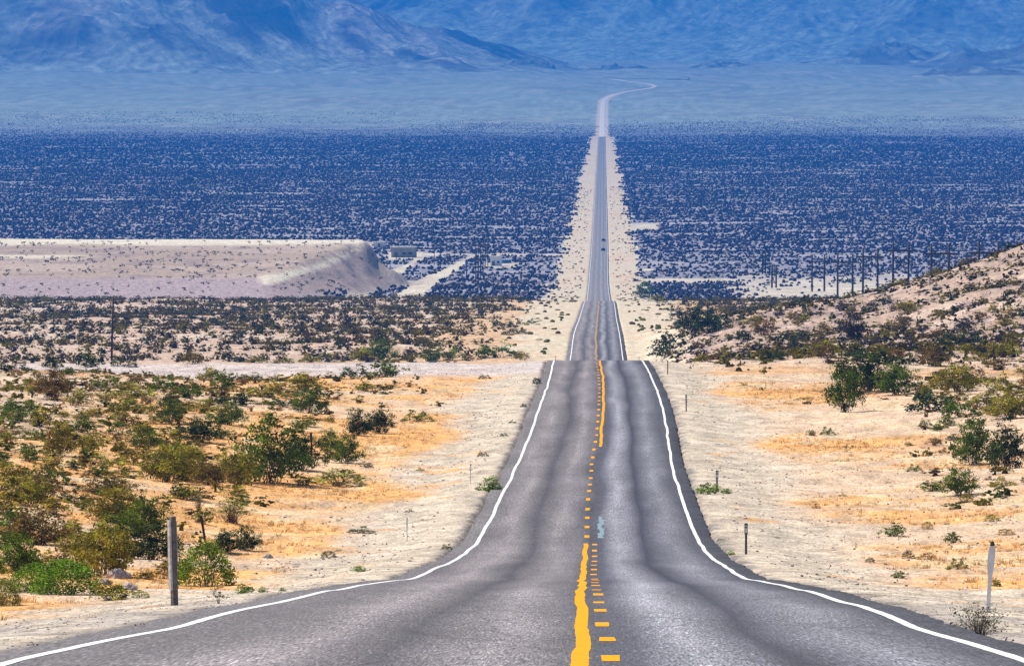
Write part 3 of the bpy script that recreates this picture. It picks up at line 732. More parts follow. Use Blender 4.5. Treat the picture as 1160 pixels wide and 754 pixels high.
def shrub_mesh(rng, nleaf, shape, tint, leaf=.07, stems=True):
    """unit shrub: about 1 wide, 1 high. returns (leafV, leafF, leafTint), (stemV, stemF)"""
    K = max(4, int(nleaf / ((9 if nleaf < 1500 else 28) if shape != 'mound' else 7)))
    az = rng.uniform(0, 2 * np.pi, K)
    if shape == 'mound':
        el = np.arcsin(rng.uniform(.02, 1, K)); rr = rng.uniform(.55, 1, K) ** .5
        C = np.stack([np.cos(az) * np.cos(el) * rr * .48, np.sin(az) * np.cos(el) * rr * .48, np.sin(el) * rr * .92 + .03], -1)
        sg = .045
    elif shape == 'open':
        el = np.arcsin(rng.uniform(.02, 1, K)); rr = rng.uniform(.2, 1.0, K) ** .55
        lob = 1 + .22 * np.sin(az * 3 + rng.uniform(0, 6)) + .15 * np.sin(az * 5 + rng.uniform(0, 6))
        C = np.stack([np.cos(az) * np.cos(el) * rr * .47 * lob, np.sin(az) * np.cos(el) * rr * .47 * lob, np.sin(el) * rr * .9 * (.85 + .15 * lob) + .06], -1)
        C[:, 2] = np.maximum(C[:, 2], .10 + .25 * (np.hypot(C[:, 0], C[:, 1]) > .3)* rng.random(K))
        sg = .045
    elif shape == 'wide':
        x = rng.uniform(-.5, .5, K); y = rng.uniform(-.4, .4, K)
        top = (1 - (2 * x) ** 2 * .8) * (.75 + .35 * np.sin(x * 13 + rng.uniform(0, 6)))
        C = np.stack([x, y, np.clip(rng.uniform(.1, 1, K) ** .7 * top, .04, 1)], -1); sg = .05
    else:  # twig: sparse and bare
        el = rng.uniform(R(25), R(85), K); rr = rng.uniform(.5, 1.0, K)
        C = np.stack([np.cos(az) * np.cos(el) * rr * .5, np.sin(az) * np.cos(el) * rr * .5, np.sin(el) * rr * .95], -1); sg = .03
    cb = .45 + 1.9 * rng.random(K) ** 1.6
    pick = rng.integers(0, K, nleaf)
    P = C[pick] + rng.normal(0, sg, (nleaf, 3)) * np.array([1, 1, .8]); P[:, 2] = np.maximum(P[:, 2], .01)
    d1 = rng.normal(size=(nleaf, 3)); d1[:, 2] = np.abs(d1[:, 2]) + .4; d1 /= np.linalg.norm(d1, axis=1)[:, None]
    d2 = np.cross(d1, rng.normal(size=(nleaf, 3))); d2 /= np.linalg.norm(d2, axis=1)[:, None]
    l = leaf * rng.uniform(.6, 1.3, nleaf)[:, None]
    V = np.stack([P - d1 * l * .6, P + d2 * l * .34, P + d1 * l * .6, P - d2 * l * .34], 1).reshape(-1, 3)
    Fq = np.arange(nleaf * 4).reshape(-1, 4)
    tb = (cb[pick] * rng.uniform(.8, 1.2, nleaf))[:, None] * np.array(tint) * (1 + rng.normal(0, .1, (nleaf, 3)))
    T = np.repeat(np.clip(tb, .004, .8), 4, 0)
    sc = np.array([1 / (np.percentile(V[:, 0], 98) - np.percentile(V[:, 0], 2)), 1 / (np.percentile(V[:, 1], 98) - np.percentile(V[:, 1], 2)), 1 / np.percentile(V[:, 2], 98)])
    V = V * sc; C = C * sc
    SV = []; SF = []
    if stems:
        ns = min(K, 26 if shape != 'twig' else 70); b = 0
        for q in rng.choice(K, ns, replace=False):
            p0 = np.array([rng.normal(0, .07), rng.normal(0, .07), -.04]); p2 = C[q]
            pm_ = (p0 + p2) / 2 + np.array([*(p2[:2] * -.12), .06])
            rad = .008
            ring = []
            for p, r_ in ((p0, rad), (pm_, rad * .75), (p2, rad * .4)):
                for a in range(3): ring.append(p + r_ * np.array([math.cos(a * 2.094), math.sin(a * 2.094), 0]))
            SV += ring
            for lv in range(2):
                for a in range(3): SF.append((b + lv * 3 + a, b + lv * 3 + (a + 1) % 3, b + lv * 3 + 3 + (a + 1) % 3, b + lv * 3 + 3 + a))
            b += 9
    return (V, Fq, T), (np.array(SV), np.array(SF))

STEMT = np.array([.15, .105, .07])
def joined(part):
    (V, Fq, T), (SV, SF) = part
    if len(SV):
        return np.concatenate([V, SV]), np.concatenate([Fq, SF + len(V)]), np.concatenate([T, np.repeat(STEMT[None], len(SV), 0)])
    return V, Fq, T

RNG = np.random.default_rng(12)
TEMPL = {}
def template(kind, shape, lod, var):
    key = (kind, shape, lod, var)
    if key not in TEMPL:
        nl = {'hi': 4200, 'mid': 800}[lod]; leaf = {'hi': .038, 'mid': .072}[lod]
        if shape == 'twig': nl = nl // 5; leaf *= .8
        rr = np.random.default_rng(abs(hash((shape, lod, var, len(kind) * 7))) % 99991 if False else (sum(map(ord, kind + shape + lod)) * 7 + var * 131))
        pt = shrub_mesh(rr, nl, shape, TINT[kind], leaf)
        if lod == 'hi':
            (V, Fq, T), (SV, SF) = pt
            TEMPL[key] = (mesh_np('foliage', V, Fq, M['fol'], attr=T, attrname='tint', link=False), mesh_np('stems', SV, SF, M['stem'], link=False))
        else:
            V, Fq, T = joined(pt)
            TEMPL[key] = (mesh_np('desert_shrub', V, Fq, M['fol'], attr=T, attrname='tint', link=False),)
    return TEMPL[key]

# (px, base row, width px, height px, kind, shape)
FEAT = [
 (101, 416, 28, 18, 'dark', 'open'), (58, 417, 20, 13, 'dark', 'open'), (15, 421, 38, 16, 'dark', 'wide'), (132, 415, 14, 10, 'dark', 'mound'), (148, 416, 14, 8, 'dark', 'mound'),
 (60, 452, 32, 32, 'brown', 'open'), (125, 437, 42, 10, 'green', 'wide'), (150, 449, 50, 15, 'olive', 'wide'), (185, 444, 32, 18, 'green', 'wide'), (88, 459, 26, 17, 'olive', 'open'),
 (20, 476, 46, 22, 'green', 'wide'), (46, 483, 26, 20, 'olive', 'open'), (133, 468, 22, 14, 'olive', 'open'), (148, 462, 20, 9, 'green', 'wide'), (92, 490, 30, 18, 'green', 'open'),
 (146, 483, 30, 14, 'brown', 'open'), (135, 492, 24, 13, 'green', 'mound'), (192, 480, 30, 26, 'green', 'open'), (42, 499, 20, 13, 'green', 'open'), (108, 500, 32, 11, 'olive', 'wide'),
 (165, 509, 40, 23, 'green', 'open'), (68, 516, 30, 36, 'olive', 'open'), (32, 515, 26, 13, 'green', 'open'), (110, 527, 62, 16, 'olive', 'wide'), (150, 526, 36, 20, 'olive', 'open'),
 (190, 546, 52, 40, 'olive', 'open'), (15, 547, 34, 20, 'olive', 'open'), (45, 562, 42, 23, 'brown', 'open'), (125, 562, 60, 22, 'brown', 'open'), (18, 492, 30, 9, 'brown', 'wide'),
 (240, 431, 24, 14, 'olive', 'open'), (253, 442, 26, 19, 'green', 'open'), (215, 451, 28, 17, 'green', 'open'), (195, 462, 26, 14, 'dark', 'open'), (272, 459, 24, 13, 'dark', 'open'),
 (258, 481, 40, 24, 'green', 'open'), (228, 501, 42, 26, 'dark', 'open'), (252, 497, 26, 12, 'olive', 'open'), (230, 465, 30, 12, 'olive', 'open'), (285, 431, 30, 9, 'dark', 'wide'), (305, 449, 40, 15, 'olive', 'wide'),
 (310, 432, 20, 7, 'dark', 'wide'), (345, 441, 36, 17, 'olive', 'open'), (322, 461, 32, 13, 'dark', 'wide'), (351, 468, 36, 29, 'green', 'open'), (347, 483, 27, 12, 'green', 'open'), (375, 479, 8, 8, 'olive', 'open'),
 (305, 548, 76, 70, 'green', 'open'), (340, 532, 40, 38, 'dark', 'open'), (207, 545, 50, 38, 'olive', 'open'), (237, 550, 42, 26, 'brown', 'open'), (263, 547, 40, 36, 'olive', 'open'), (212, 525, 36, 20, 'olive', 'open'), (268, 562, 30, 12, 'olive', 'open'), (215, 566, 36, 14, 'olive', 'open'),
 (403, 429, 34, 16, 'dark', 'wide'), (436, 427, 34, 18, 'green', 'open'), (405, 493, 26, 27, 'dark', 'open'), (429, 491, 30, 27, 'dark', 'open'), (473, 477, 34, 12, 'green', 'wide'), (372, 512, 30, 22, 'green', 'open'),
 (392, 525, 38, 30, 'green', 'open'), (385, 549, 52, 17, 'yellow', 'mound'), (555, 559, 24, 18, 'bright', 'open'), (414, 443, 20, 10, 'olive', 'open'), (608, 435, 9, 7, 'dark', 'mound'), (549, 429, 14, 5, 'grey', 'wide'),
 (417, 530, 9, 6, 'grey', 'open'), (506, 622, 12, 6, 'green', 'wide'), (410, 604, 28, 8, 'grey', 'wide'), (547, 517, 12, 6, 'grey', 'wide'), (571, 494, 9, 4, 'dark', 'wide'), (593, 461, 7, 4, 'dark', 'wide'), (580, 479, 8, 4, 'dark', 'wide'), (476, 533, 9, 4, 'olive', 'wide'), (464, 580, 11, 4, 'grey', 'wide'),
 (35, 574, 42, 30, 'olive', 'open'), (130, 590, 62, 36, 'olive', 'open'), (166, 604, 44, 40, 'green', 'open'), (42, 617, 72, 38, 'brown', 'open'), (115, 652, 62, 54, 'olive', 'open'), (172, 634, 60, 36, 'dark', 'open'), (140, 612, 50, 34, 'green', 'open'), (90, 628, 40, 22, 'olive', 'open'),
 (74, 673, 70, 36, 'bright', 'mound'), (20, 652, 52, 46, 'green', 'open'), (38, 670, 50, 30, 'bright', 'mound'), (2, 686, 34, 30, 'yellow', 'mound'), (127, 680, 38, 20, 'olive', 'open'), (165, 656, 24, 11, 'olive', 'open'), (158, 677, 18, 9, 'yellow', 'mound'),
 (232, 664, 56, 46, 'bright', 'mound'), (255, 626, 30, 24, 'dark', 'open'), (279, 624, 26, 26, 'dark', 'open'), (262, 592, 52, 26, 'yellow', 'twig'), (372, 632, 16, 8, 'grey', 'mound'), (407, 648, 16, 7, 'bright', 'open'),
 (247, 684, 20, 20, 'grey', 'twig'), (277, 672, 18, 11, 'bright', 'open'), (297, 671, 10, 7, 'bright', 'open'), (320, 670, 9, 5, 'bright', 'open'), (205, 565, 22, 20, 'green', 'open'), (225, 580, 16, 22, 'grey', 'twig'), (322, 648, 16, 12, 'dry', 'twig'),
 (754, 405, 30, 21, 'dark', 'open'), (785, 376, 30, 26, 'dark', 'open'), (804, 377, 26, 22, 'dark', 'open'), (769, 359, 17, 11, 'dark', 'open'), (823, 373, 22, 15, 'dark', 'open'), (843, 387, 20, 13, 'dark', 'open'), (866, 379, 28, 18, 'brown', 'open'),
 (898, 393, 20, 11, 'dark', 'open'), (915, 402, 18, 8, 'olive', 'open'), (937, 398, 26, 12, 'olive', 'open'), (795, 410, 11, 8, 'olive', 'open'), (825, 405, 15, 6, 'yellow', 'wide'), (874, 402, 12, 5, 'olive', 'wide'), (842, 437, 9, 4, 'olive', 'wide'),
 (919, 493, 10, 6, 'green', 'open'), (938, 492, 16, 8, 'green', 'wide'), (957, 467, 36, 54, 'green', 'open'), (984, 443, 60, 42, 'dark', 'open'), (1015, 447, 42, 34, 'green', 'open'), (970, 408, 30, 16, 'dark', 'open'),
 (1055, 466, 50, 20, 'dark', 'wide'), (1090, 472, 40, 18, 'green', 'wide'), (1073, 482, 17, 13, 'green', 'open'), (1061, 488, 12, 8, 'green', 'open'), (1143, 474, 50, 26, 'olive', 'open'), (1085, 443, 54, 28, 'olive', 'open'), (1112, 463, 30, 16, 'olive', 'open'),
 (1030, 413, 20, 13, 'dark', 'open'), (1055, 414, 30, 22, 'brown', 'open'), (1072, 393, 24, 15, 'dark', 'open'), (967, 386, 20, 32, 'purple', 'open'), (1002, 345, 20, 13, 'dark', 'open'), (1028, 353, 26, 12, 'olive', 'open'), (1092, 376, 22, 14, 'purple', 'open'),
 (1115, 388, 18, 8, 'dark', 'wide'), (1075, 405, 20, 8, 'dark', 'wide'), (1145, 448, 40, 14, 'olive', 'open'),
 (1104, 526, 46, 48, 'green', 'open'), (1141, 531, 40, 44, 'dark', 'open'), (1037, 534, 17, 8, 'green', 'wide'), (1055, 556, 24, 12, 'green', 'open'), (1086, 560, 42, 27, 'green', 'open'), (1078, 533, 24, 11, 'dry', 'twig'), (1095, 569, 15, 10, 'olive', 'mound'), (1082, 576, 10, 6, 'green', 'mound'),
 (1014, 607, 25, 14, 'green', 'open'), (1079, 615, 18, 12, 'green', 'open'), (1086, 645, 22, 12, 'green', 'wide'), (1020, 655, 16, 9, 'green', 'open'), (1125, 591, 17, 8, 'yellow', 'mound'), (1137, 551, 28, 11, 'olive', 'wide'), (1140, 606, 20, 7, 'dry', 'mound'), (1051, 599, 12, 8, 'dry', 'mound'),
 (1030, 633, 14, 9, 'brown', 'mound'), (1051, 634, 20, 8, 'dry', 'mound'), (1128, 664, 12, 8, 'green', 'open'), (1108, 728, 52, 44, 'grey', 'twig'), (803, 560, 24, 12, 'bright', 'open'), (823, 559, 12, 6, 'bright', 'open'), (828, 629, 11, 5, 'bright', 'open'), (986, 637, 10, 6, 'brown', 'mound'), (1030, 505, 9, 5, 'green', 'open'), (958, 512, 14, 9, 'grey', 'twig'), (955, 562, 9, 4, 'olive', 'wide'), (925, 576, 9, 6, 'dry', 'mound'),
 (431, 408, 36, 22, 'green', 'open'), (410, 409, 22, 14, 'olive', 'open'), (508, 408, 40, 18, 'green', 'wide'), (490, 409, 20, 14, 'green', 'open'), (565, 405, 46, 15, 'green', 'wide'), (590, 407, 16, 9, 'olive', 'open'), (572, 371, 26, 9, 'dark', 'wide'), (583, 378, 26, 6, 'dark', 'wide'), (547, 373, 9, 4, 'dark', 'wide'), (602, 366, 9, 5, 'dark', 'wide'), (728, 338, 20, 18, 'green', 'open'), (745, 342, 16, 8, 'olive', 'open'),
 (530, 409, 14, 8, 'brown', 'open'), (350, 410, 22, 9, 'olive', 'wide'), (322, 411, 20, 9, 'olive', 'wide'), (380, 410, 18, 10, 'brown', 'wide'), (220, 412, 22, 11, 'brown', 'open'), (290, 411, 24, 8, 'olive', 'wide')]

rnd = random.Random(5)
SH = []      # px, py, d, X, Y, Z, wm, hm, kind, shape, hpx
def addshrub(px, py, wp, hp, kind, shape, seeyond=0):
    X, Y, Z = locate(px, py, 62 if py > 409.5 or not seeyond else 900)
    SH.append(dict(px=px, py=py, X=X, Y=Y, Z=Z, w=wp * Y / F * 1.08, h=hp * Y / F * 1.05, kind=kind, shape=shape, hp=hp, wp=wp))
for f in FEAT: addshrub(*f)
nfeat = len(SH)
def crowd(n, reg, sizef, kinds, tries=4000, gap=.62):
    c = 0
    for _ in range(tries):
        if c >= n: break
        x0, x1, y0, y1 = reg
        px = rnd.uniform(x0, x1); py = y0 + (y1 - y0) * rnd.random()
        hp = sizef(px, py) * rnd.uniform(.6, 1.35); wp = hp * rnd.uniform(1.3, 2.3)
        if any(abs(q['px'] - px) < (q['wp'] + wp) * .5 * gap and abs(q['py'] - py) < (q['hp'] + hp) * .5 * gap * .8 for q in SH): continue
        if py > 412:
            X, Y, Z = locate(px, py); s = X - float(xroad(Y))
            if -19 < s < 17 and rnd.random() < .97: continue
            if 640 < Y < 735 and s < 0: continue
        k = rnd.choice(kinds)
        addshrub(px, py, wp, hp, k, 'wide' if rnd.random() < .3 else 'open'); c += 1
crowd(75, (-10, 370, 424, 600), lambda x, y: 6 + (y - 420) * .075, ['olive', 'green', 'olive', 'brown', 'dark'])
crowd(16, (-10, 210, 600, 665), lambda x, y: 16, ['olive', 'green', 'brown'])
crowd(70, (850, 1168, 345, 470), lambda x, y: 7 + (y - 345) * .05, ['olive', 'purple', 'brown', 'dark', 'olive'])
crowd(12, (1000, 1165, 480, 560), lambda x, y: 7, ['olive', 'brown', 'grey'])
SH = SH[:nfeat + 300]

ORD = ['closest', 'second closest', 'third closest', 'fourth closest', 'fifth closest', 'sixth closest', 'seventh closest', 'eighth closest', 'ninth closest', 'tenth closest'] + \
      [f'{n}th closest' for n in range(11, 80)]
LM = [('the split wooden post', 193, 640), ('the leaning dark post', 230, 600), ('the tall telegraph pole', 127, 400), ('the thin scrub post', 352, 505), ('the white marker post', 1121, 660),
      ('the nearest dark reflector post', 846, 612), ('the middle dark reflector post', 813, 545), ('the last but one reflector post', 778, 457), ('the left crest stub', 629, 407),
      ('the right crest stub', 724, 407), ('the left end of the dirt track', 2, 418), ('the lower left frame edge', 2, 690), ('the hilltop at the frame edge', 1158, 285),
      ('the middle of the right frame edge', 1158, 390), ('the two big right shrubs', 1125, 515), ('the left end of the hill', 860, 350), ('the nearer pale left post', 461, 600),
      ('the middle of the left scrub edge', 2, 540), ('the middle of the dirt track', 300, 415), ('the orange grass brow', 480, 430)]
KW = {'dark': 'dark green', 'green': 'mid green', 'olive': 'olive', 'brown': 'brownish', 'bright': 'bright green', 'yellow': 'yellow green', 'grey': 'grey green', 'dry': 'straw', 'purple': 'greyish purple'}
SW = {'open': 'open shrub', 'wide': 'low shrub', 'mound': 'round shrub', 'twig': 'twiggy shrub'}
for q in SH:
    cy_ = q['py'] - q['hp'] / 2
    best = min(LM, key=lambda m: math.hypot(m[1] - q['px'], m[2] - cy_))
    d0 = math.hypot(best[1] - q['px'], best[2] - cy_)
    rank = sum(1 for r in SH if r is not q and r['kind'] == q['kind'] and r['shape'] == q['shape'] and math.hypot(best[1] - r['px'], best[2] - (r['py'] - r['hp'] / 2)) < d0)
    q['label'] = f"{KW[q['kind']]} {SW[q['shape']]}, {ORD[rank]} to {best[0]}"
SPECIAL = {(305, 548): 'largest dark green creosote shrub, in the middle of the left scrub', (232, 664): 'bright green ball shaped bush just right of the split wooden post',
           (385, 549): 'pale yellow green low mound on the orange grass', (555, 559): 'lone bright green shrub beside the left edge of the asphalt', (1108, 728): 'wispy pale grass-like bush at the foot of the white post',
           (957, 467): 'tall dark green bush standing forward on the right sand, left of a wide clump', (984, 443): 'widest dark green bush at the foot of the stony hill', (74, 673): 'vivid green broad bush beside the gravel at lower left',
           (1104, 526): 'left one of two big dark green bushes near the right edge', (1141, 531): 'right one of two big dark bushes near the right edge', (803, 560): 'small bright green shrub left of the middle dark reflector post',
           (754, 405): 'dark bush at the right road edge just beyond the near crest', (2, 686): 'yellow green bush cut by the left picture edge at the bottom'}
for k, q in enumerate(SH):
    lab = SPECIAL.get((q['px'], q['py']), q['label'])
    var = k % 4
    lod = 'hi' if q['hp'] >= 22 else 'mid'
    if lod == 'hi':
        fm, stm = template(q['kind'], q['shape'], 'hi', var)
        o = thing('desert_shrub', lab, 'shrub', group='desert shrubs')
        for nm, me in (('foliage', fm), ('stems', stm)):
            c = bpy.data.objects.new(nm, me); COL.objects.link(c); c.parent = o
    else:
        me = template(q['kind'], q['shape'], 'mid', var)[0]
        o = bpy.data.objects.new('desert_shrub', me); COL.objects.link(o); tag(o, lab, 'shrub', 'desert shrubs')
    o.location = (q['X'], q['Y'], q['Z'] - .02)
    wd = q['w']
    o.scale = (wd, wd, q['h']); o.rotation_euler = (0, 0, 0 if q['shape'] == 'wide' else rnd.uniform(0, 6.28))

# the uncounted rest of the brush, out to the far side of the valley
def stone(seed):
    r = np.random.default_rng(seed)
    V = np.array([(1, 0, .1), (.5, .8, .05), (-.5, .85, .1), (-1, 0, .05), (-.5, -.8, .1), (.5, -.85, .05), (.45, .1, .6), (-.3, .4, .7), (-.25, -.4, .62), (0, 0, .75)], float)
    V[:, :2] *= .5; V += r.normal(0, .07, V.shape); V[:6, 2] -= .12
    Fq = [(0, 1, 7, 6), (1, 2, 7, 7), (2, 3, 7, 7), (3, 8, 9, 7), (3, 4, 8, 8), (4, 5, 6, 8), (5, 0, 6, 6), (6, 7, 9, 8)]
    tri = []
    for f in Fq:
        a, b_, c, d = f
        tri.append((a, b_, c))
        if c != d: tri.append((a, c, d))
    return V, np.array(tri), np.ones((len(V), 3))
def low_templates(n, nleaf, leaf, shape='open', seed=0):
    out = []
    for i in range(n):
        V, Fq, T = joined(shrub_mesh(np.random.default_rng(seed + i), nleaf, shape, (1, 1, 1), leaf, stems=False))
        SV, SF, ST = stone(seed + i + 300)                       # the dense twiggy heart of the shrub
        SV = SV * np.array([.52, .52, .72]); SF = np.concatenate([SF, SF[:, 2:]], 1)
        k = SF[:, :3]
        V3 = np.concatenate([V, SV]); SFq = np.concatenate([k, k[:, :1]], 1) + len(V)
        mid = np.arange(len(k))
        # make quads of the triangles by adding an edge midpoint
        M3 = (SV[k[:, 2]] + SV[k[:, 0]]) / 2
        V3 = np.concatenate([V3, M3]); SFq[:, 3] = len(V) + len(SV) + mid
        out.append((V3, np.concatenate([Fq, SFq]), np.concatenate([T, ST * .75, np.ones((len(M3), 3)) * .75])))
    return out
def domes(n, seed):
    """far shrubs: small lumpy domes"""
    out = []
    for i in range(n):
        r = np.random.default_rng(seed + i); m = 6; V = []
        for z, q in ((-.1, .42), (.45, .5), (.85, .28)):
            V += [(math.cos(a) * q * r.uniform(.75, 1.2), math.sin(a) * q * r.uniform(.75, 1.2), z + r.normal(0, .08)) for a in np.arange(m) * 2 * math.pi / m + r.uniform(0, 1)]
        Fq = [(l * m + k, l * m + (k + 1) % m, l * m + m + (k + 1) % m, l * m + m + k) for l in range(2) for k in range(m)] + [(12, 13, 14, 15), (12, 15, 16, 17)]
        out.append((np.array(V), np.array(Fq), np.repeat(r.uniform(.7, 1.3, (len(V), 1)), 3, 1)))
    return out
def scatter(X, Y, wd, ht, tint, tmpl, rng):
    VV = []; FF = []; TT = []; base = 0
    Z = hgt(X, Y)
    which = rng.integers(0, len(tmpl), len(X))
    for k, (V, Fq, T) in enumerate(tmpl):
        i = np.where(which == k)[0]
        if not len(i): continue
        a = rng.uniform(0, 2 * np.pi, len(i)); ca, sa = np.cos(a), np.sin(a)
        x = (V[None, :, 0] * ca[:, None] - V[None, :, 1] * sa[:, None]) * wd[i, None] + X[i, None]
        y = (V[None, :, 0] * sa[:, None] + V[None, :, 1] * ca[:, None]) * wd[i, None] + Y[i, None]
        z = V[None, :, 2] * ht[i, None] + Z[i, None] - .03
        VV.append(np.stack([x, y, z], -1).reshape(-1, 3))
        TT.append((T[None] * tint[i][:, None, :]).reshape(-1, 3))
        FF.append((Fq[None] + (np.arange(len(i)) * len(V))[:, None, None] + base).reshape(-1, Fq.shape[1]))
        base += len(i) * len(V)
    return np.concatenate(VV), np.concatenate(FF), np.concatenate(TT)
def spread(rng, n, y0, y1, keepf, wide=.075):
    # even over the ground between two distances
    Y = np.sqrt(rng.uniform(y0 ** 2, y1 ** 2, n)); X = rng.uniform(-1, 1, n) * (wide * Y)
    k = keepf(X, Y); kk = rng.random(n) < k
    return X[kk], Y[kk]
def pal(rng, n, names):
    T = np.array([TINT[q] for q in names]); return T[rng.integers(0, len(names), n)] * rng.uniform(.7, 1.35, (n, 1))
g = np.random.default_rng(77)
parts = []
# middle plain
def keep_plain(X, Y):
    s = np.abs(X - xroad(Y)); k = sm(s, 14, 30) * (1 - bare(X, Y)) * (.55 + .8 * sm(fbm(X / 14, Y / 30, 31, 3), -.5, .6))
    sL = X - xroad(Y)
    return k * np.where((sL > 0) & (Y < 1500), .5, 1)
X, Y = spread(g, 11500, 1150, 2330, keep_plain)
parts.append(scatter(X, Y, g.uniform(.9, 2.1, len(X)), g.uniform(.5, 1.3, len(X)), pal(g, len(X), ['purple', 'brown', 'olive', 'brown', 'dark', 'olive', 'grey']), low_templates(6, 110, .13, seed=1), g))
# near verge of the middle plain: small olive clumps
X, Y = spread(g, 2200, 1170, 2330, lambda X, Y: (1 - sm(np.abs(X - xroad(Y)), 30, 50)) * sm(np.abs(X - xroad(Y)), 11, 18) * .8)
parts.append(scatter(X, Y, g.uniform(.8, 2.0, len(X)), g.uniform(.3, .8, len(X)), pal(g, len(X), ['olive', 'yellow', 'brown', 'olive']), low_templates(4, 60, .16, seed=11), g))
# stony hill
def keep_hill(X, Y):
    s = X - xroad(Y); return (s > 9) * sm(Y, 620, 720) * (1 - .2 * sm(Y, 930, 1080)) * (.3 + .7 * sm(fbm(X / 8, Y / 16, 33, 3), -.4, .5))
X, Y = spread(g, 12500, 600, 1300, keep_hill)
parts.append(scatter(X, Y, g.uniform(.5, 1.7, len(X)), g.uniform(.3, .9, len(X)), pal(g, len(X), ['purple', 'brown', 'olive', 'dark', 'olive']), low_templates(6, 60, .16, seed=21), g))
# near scrub, small weeds between the shrubs
def keep_near(X, Y):
    s = X - xroad(Y)
    return np.where(s < 0, sm(-s, 9, 26), sm(s, 9, 28) * .35) * (1 - sm(Y, 630, 645))
X, Y = spread(g, 4300, 110, 640, keep_near)
parts.append(scatter(X, Y, g.uniform(.3, 1.1, len(X)), g.uniform(.15, .5, len(X)), pal(g, len(X), ['brown', 'olive', 'olive', 'green', 'olive', 'dry']), low_templates(6, 70, .15, seed=31), g))
# terrace and valley mouth
def terr_px(X, Y):
    px = 580 + X * F / Y; return px, np.interp(Y, [2500, 2650, 3300, 3400], [285, 300, 412, 420])
def keep_terr(X, Y):
    px, pb = terr_px(X, Y)
    row = sm(fbm(X / 60, Y / 25, 35, 2), .0, .5)
    return (px < pb + 62) * (1 - .9 * bare(X, Y)) * (.12 + .5 * row) * (Y > 2500) * (Y < 3350)
X, Y = spread(g, 6500, 2500, 3350, keep_terr)
parts.append(scatter(X, Y, g.uniform(.6, 1.6, len(X)), g.uniform(.4, .9, len(X)), pal(g, len(X), ['dark', 'green', 'dark', 'brown']), low_templates(4, 26, .28, seed=41), g))
def keep_val(X, Y):
    px, pb = terr_px(X, Y)
    on = (px < pb + 62) & (Y < 3380)
    n = fbm(X / 52, Y / 15, 37, 2); n2 = fbm(X / 9, Y / 18, 38, 2)
    return (~on) * (1 - np.clip(bare(X, Y) * 1.1, 0, 1)) * (1 - .95 * sm(n, .40, .5)) * (.45 + .55 * sm(n2, -.5, .3)) * (1 - .35 * sm(fbm(X / 160, Y / 300, 39, 3), .2, .8))
X, Y = spread(g, 38000, 2380, 3900, keep_val)
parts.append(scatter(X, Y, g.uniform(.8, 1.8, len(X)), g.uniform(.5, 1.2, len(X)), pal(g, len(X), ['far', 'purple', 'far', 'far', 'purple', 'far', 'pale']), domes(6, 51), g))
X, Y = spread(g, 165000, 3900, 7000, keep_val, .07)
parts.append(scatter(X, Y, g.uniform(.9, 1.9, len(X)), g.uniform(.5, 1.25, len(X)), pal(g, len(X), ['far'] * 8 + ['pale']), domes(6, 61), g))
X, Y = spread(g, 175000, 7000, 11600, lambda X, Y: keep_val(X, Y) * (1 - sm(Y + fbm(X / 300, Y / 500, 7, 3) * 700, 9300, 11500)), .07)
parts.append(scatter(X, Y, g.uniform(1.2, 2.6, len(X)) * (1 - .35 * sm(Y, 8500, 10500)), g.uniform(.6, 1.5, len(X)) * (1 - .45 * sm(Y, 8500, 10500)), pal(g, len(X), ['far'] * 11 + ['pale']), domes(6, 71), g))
# weeds on the cleared verge
X, Y = spread(g, 60000, 1180, 6000, lambda X, Y: (np.abs(X - xroad(Y)) > 6.0) * (np.abs(X - xroad(Y)) < 17) * .30)
parts.append(scatter(X, Y, g.uniform(.5, 1.4, len(X)), g.uniform(.2, .6, len(X)), pal(g, len(X), ['olive', 'brown', 'green']), domes(4, 81), g))
base = 0; VV = []; FF = []; TT = []
for V, Fq, T in parts:
    VV.append(V); FF.append(Fq + base); TT.append(T); base += len(V)
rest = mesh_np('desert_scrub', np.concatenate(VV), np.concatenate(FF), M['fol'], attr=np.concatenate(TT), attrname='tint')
tag(rest, 'low dark desert brush covering the plain, the hill and the valley floor', 'scrub', None, 'stuff')

# dry grass tufts
def blades(n, seed):
    r = np.random.default_rng(seed); V = []
    for k in range(n):
        a = r.uniform(0, 6.28); b = np.array([math.cos(a), math.sin(a), 0]) * r.uniform(.02, .3); l = r.uniform(.1, .5)
        tip = b + np.array([math.cos(a) * l * .6, math.sin(a) * l * .6, r.uniform(.5, 1)])
        sd = np.array([-math.sin(a + .8), math.cos(a + .8), 0]) * .045
        V += [b - sd, b + sd, tip + sd * .2, tip - sd * .2]
    V = np.array(V); return V, np.arange(len(V)).reshape(-1, 4), np.repeat(r.uniform(.7, 1.2, n), 4)[:, None] * np.ones(3)
def keep_dry(X, Y):
    s = X - xroad(Y); e = np.abs(s) - 4.6
    return sm(e, 3.6, 6) * sm(fbm(X / 4., Y / 7., 201, 4) * .6 + fbm(X / 16., Y / 26., 203, 4) + .2, -.1, .6) * (1 - .5 * sm(e, 20, 28))
X, Y = spread(g, 34000, 70, 620, keep_dry, .075)
V, Fq, T = scatter(X, Y, g.uniform(.12, .38, len(X)), g.uniform(.07, .22, len(X)), np.array([.66, .43, .15]) * g.uniform(.6, 1.25, (len(X), 1)), [blades(12, i) for i in range(5)], g)
tag(mesh_np('dry_grass', V, Fq, M['fol'], attr=T, attrname='tint'), 'short dry orange grass on both verges', 'grass', None, 'stuff')

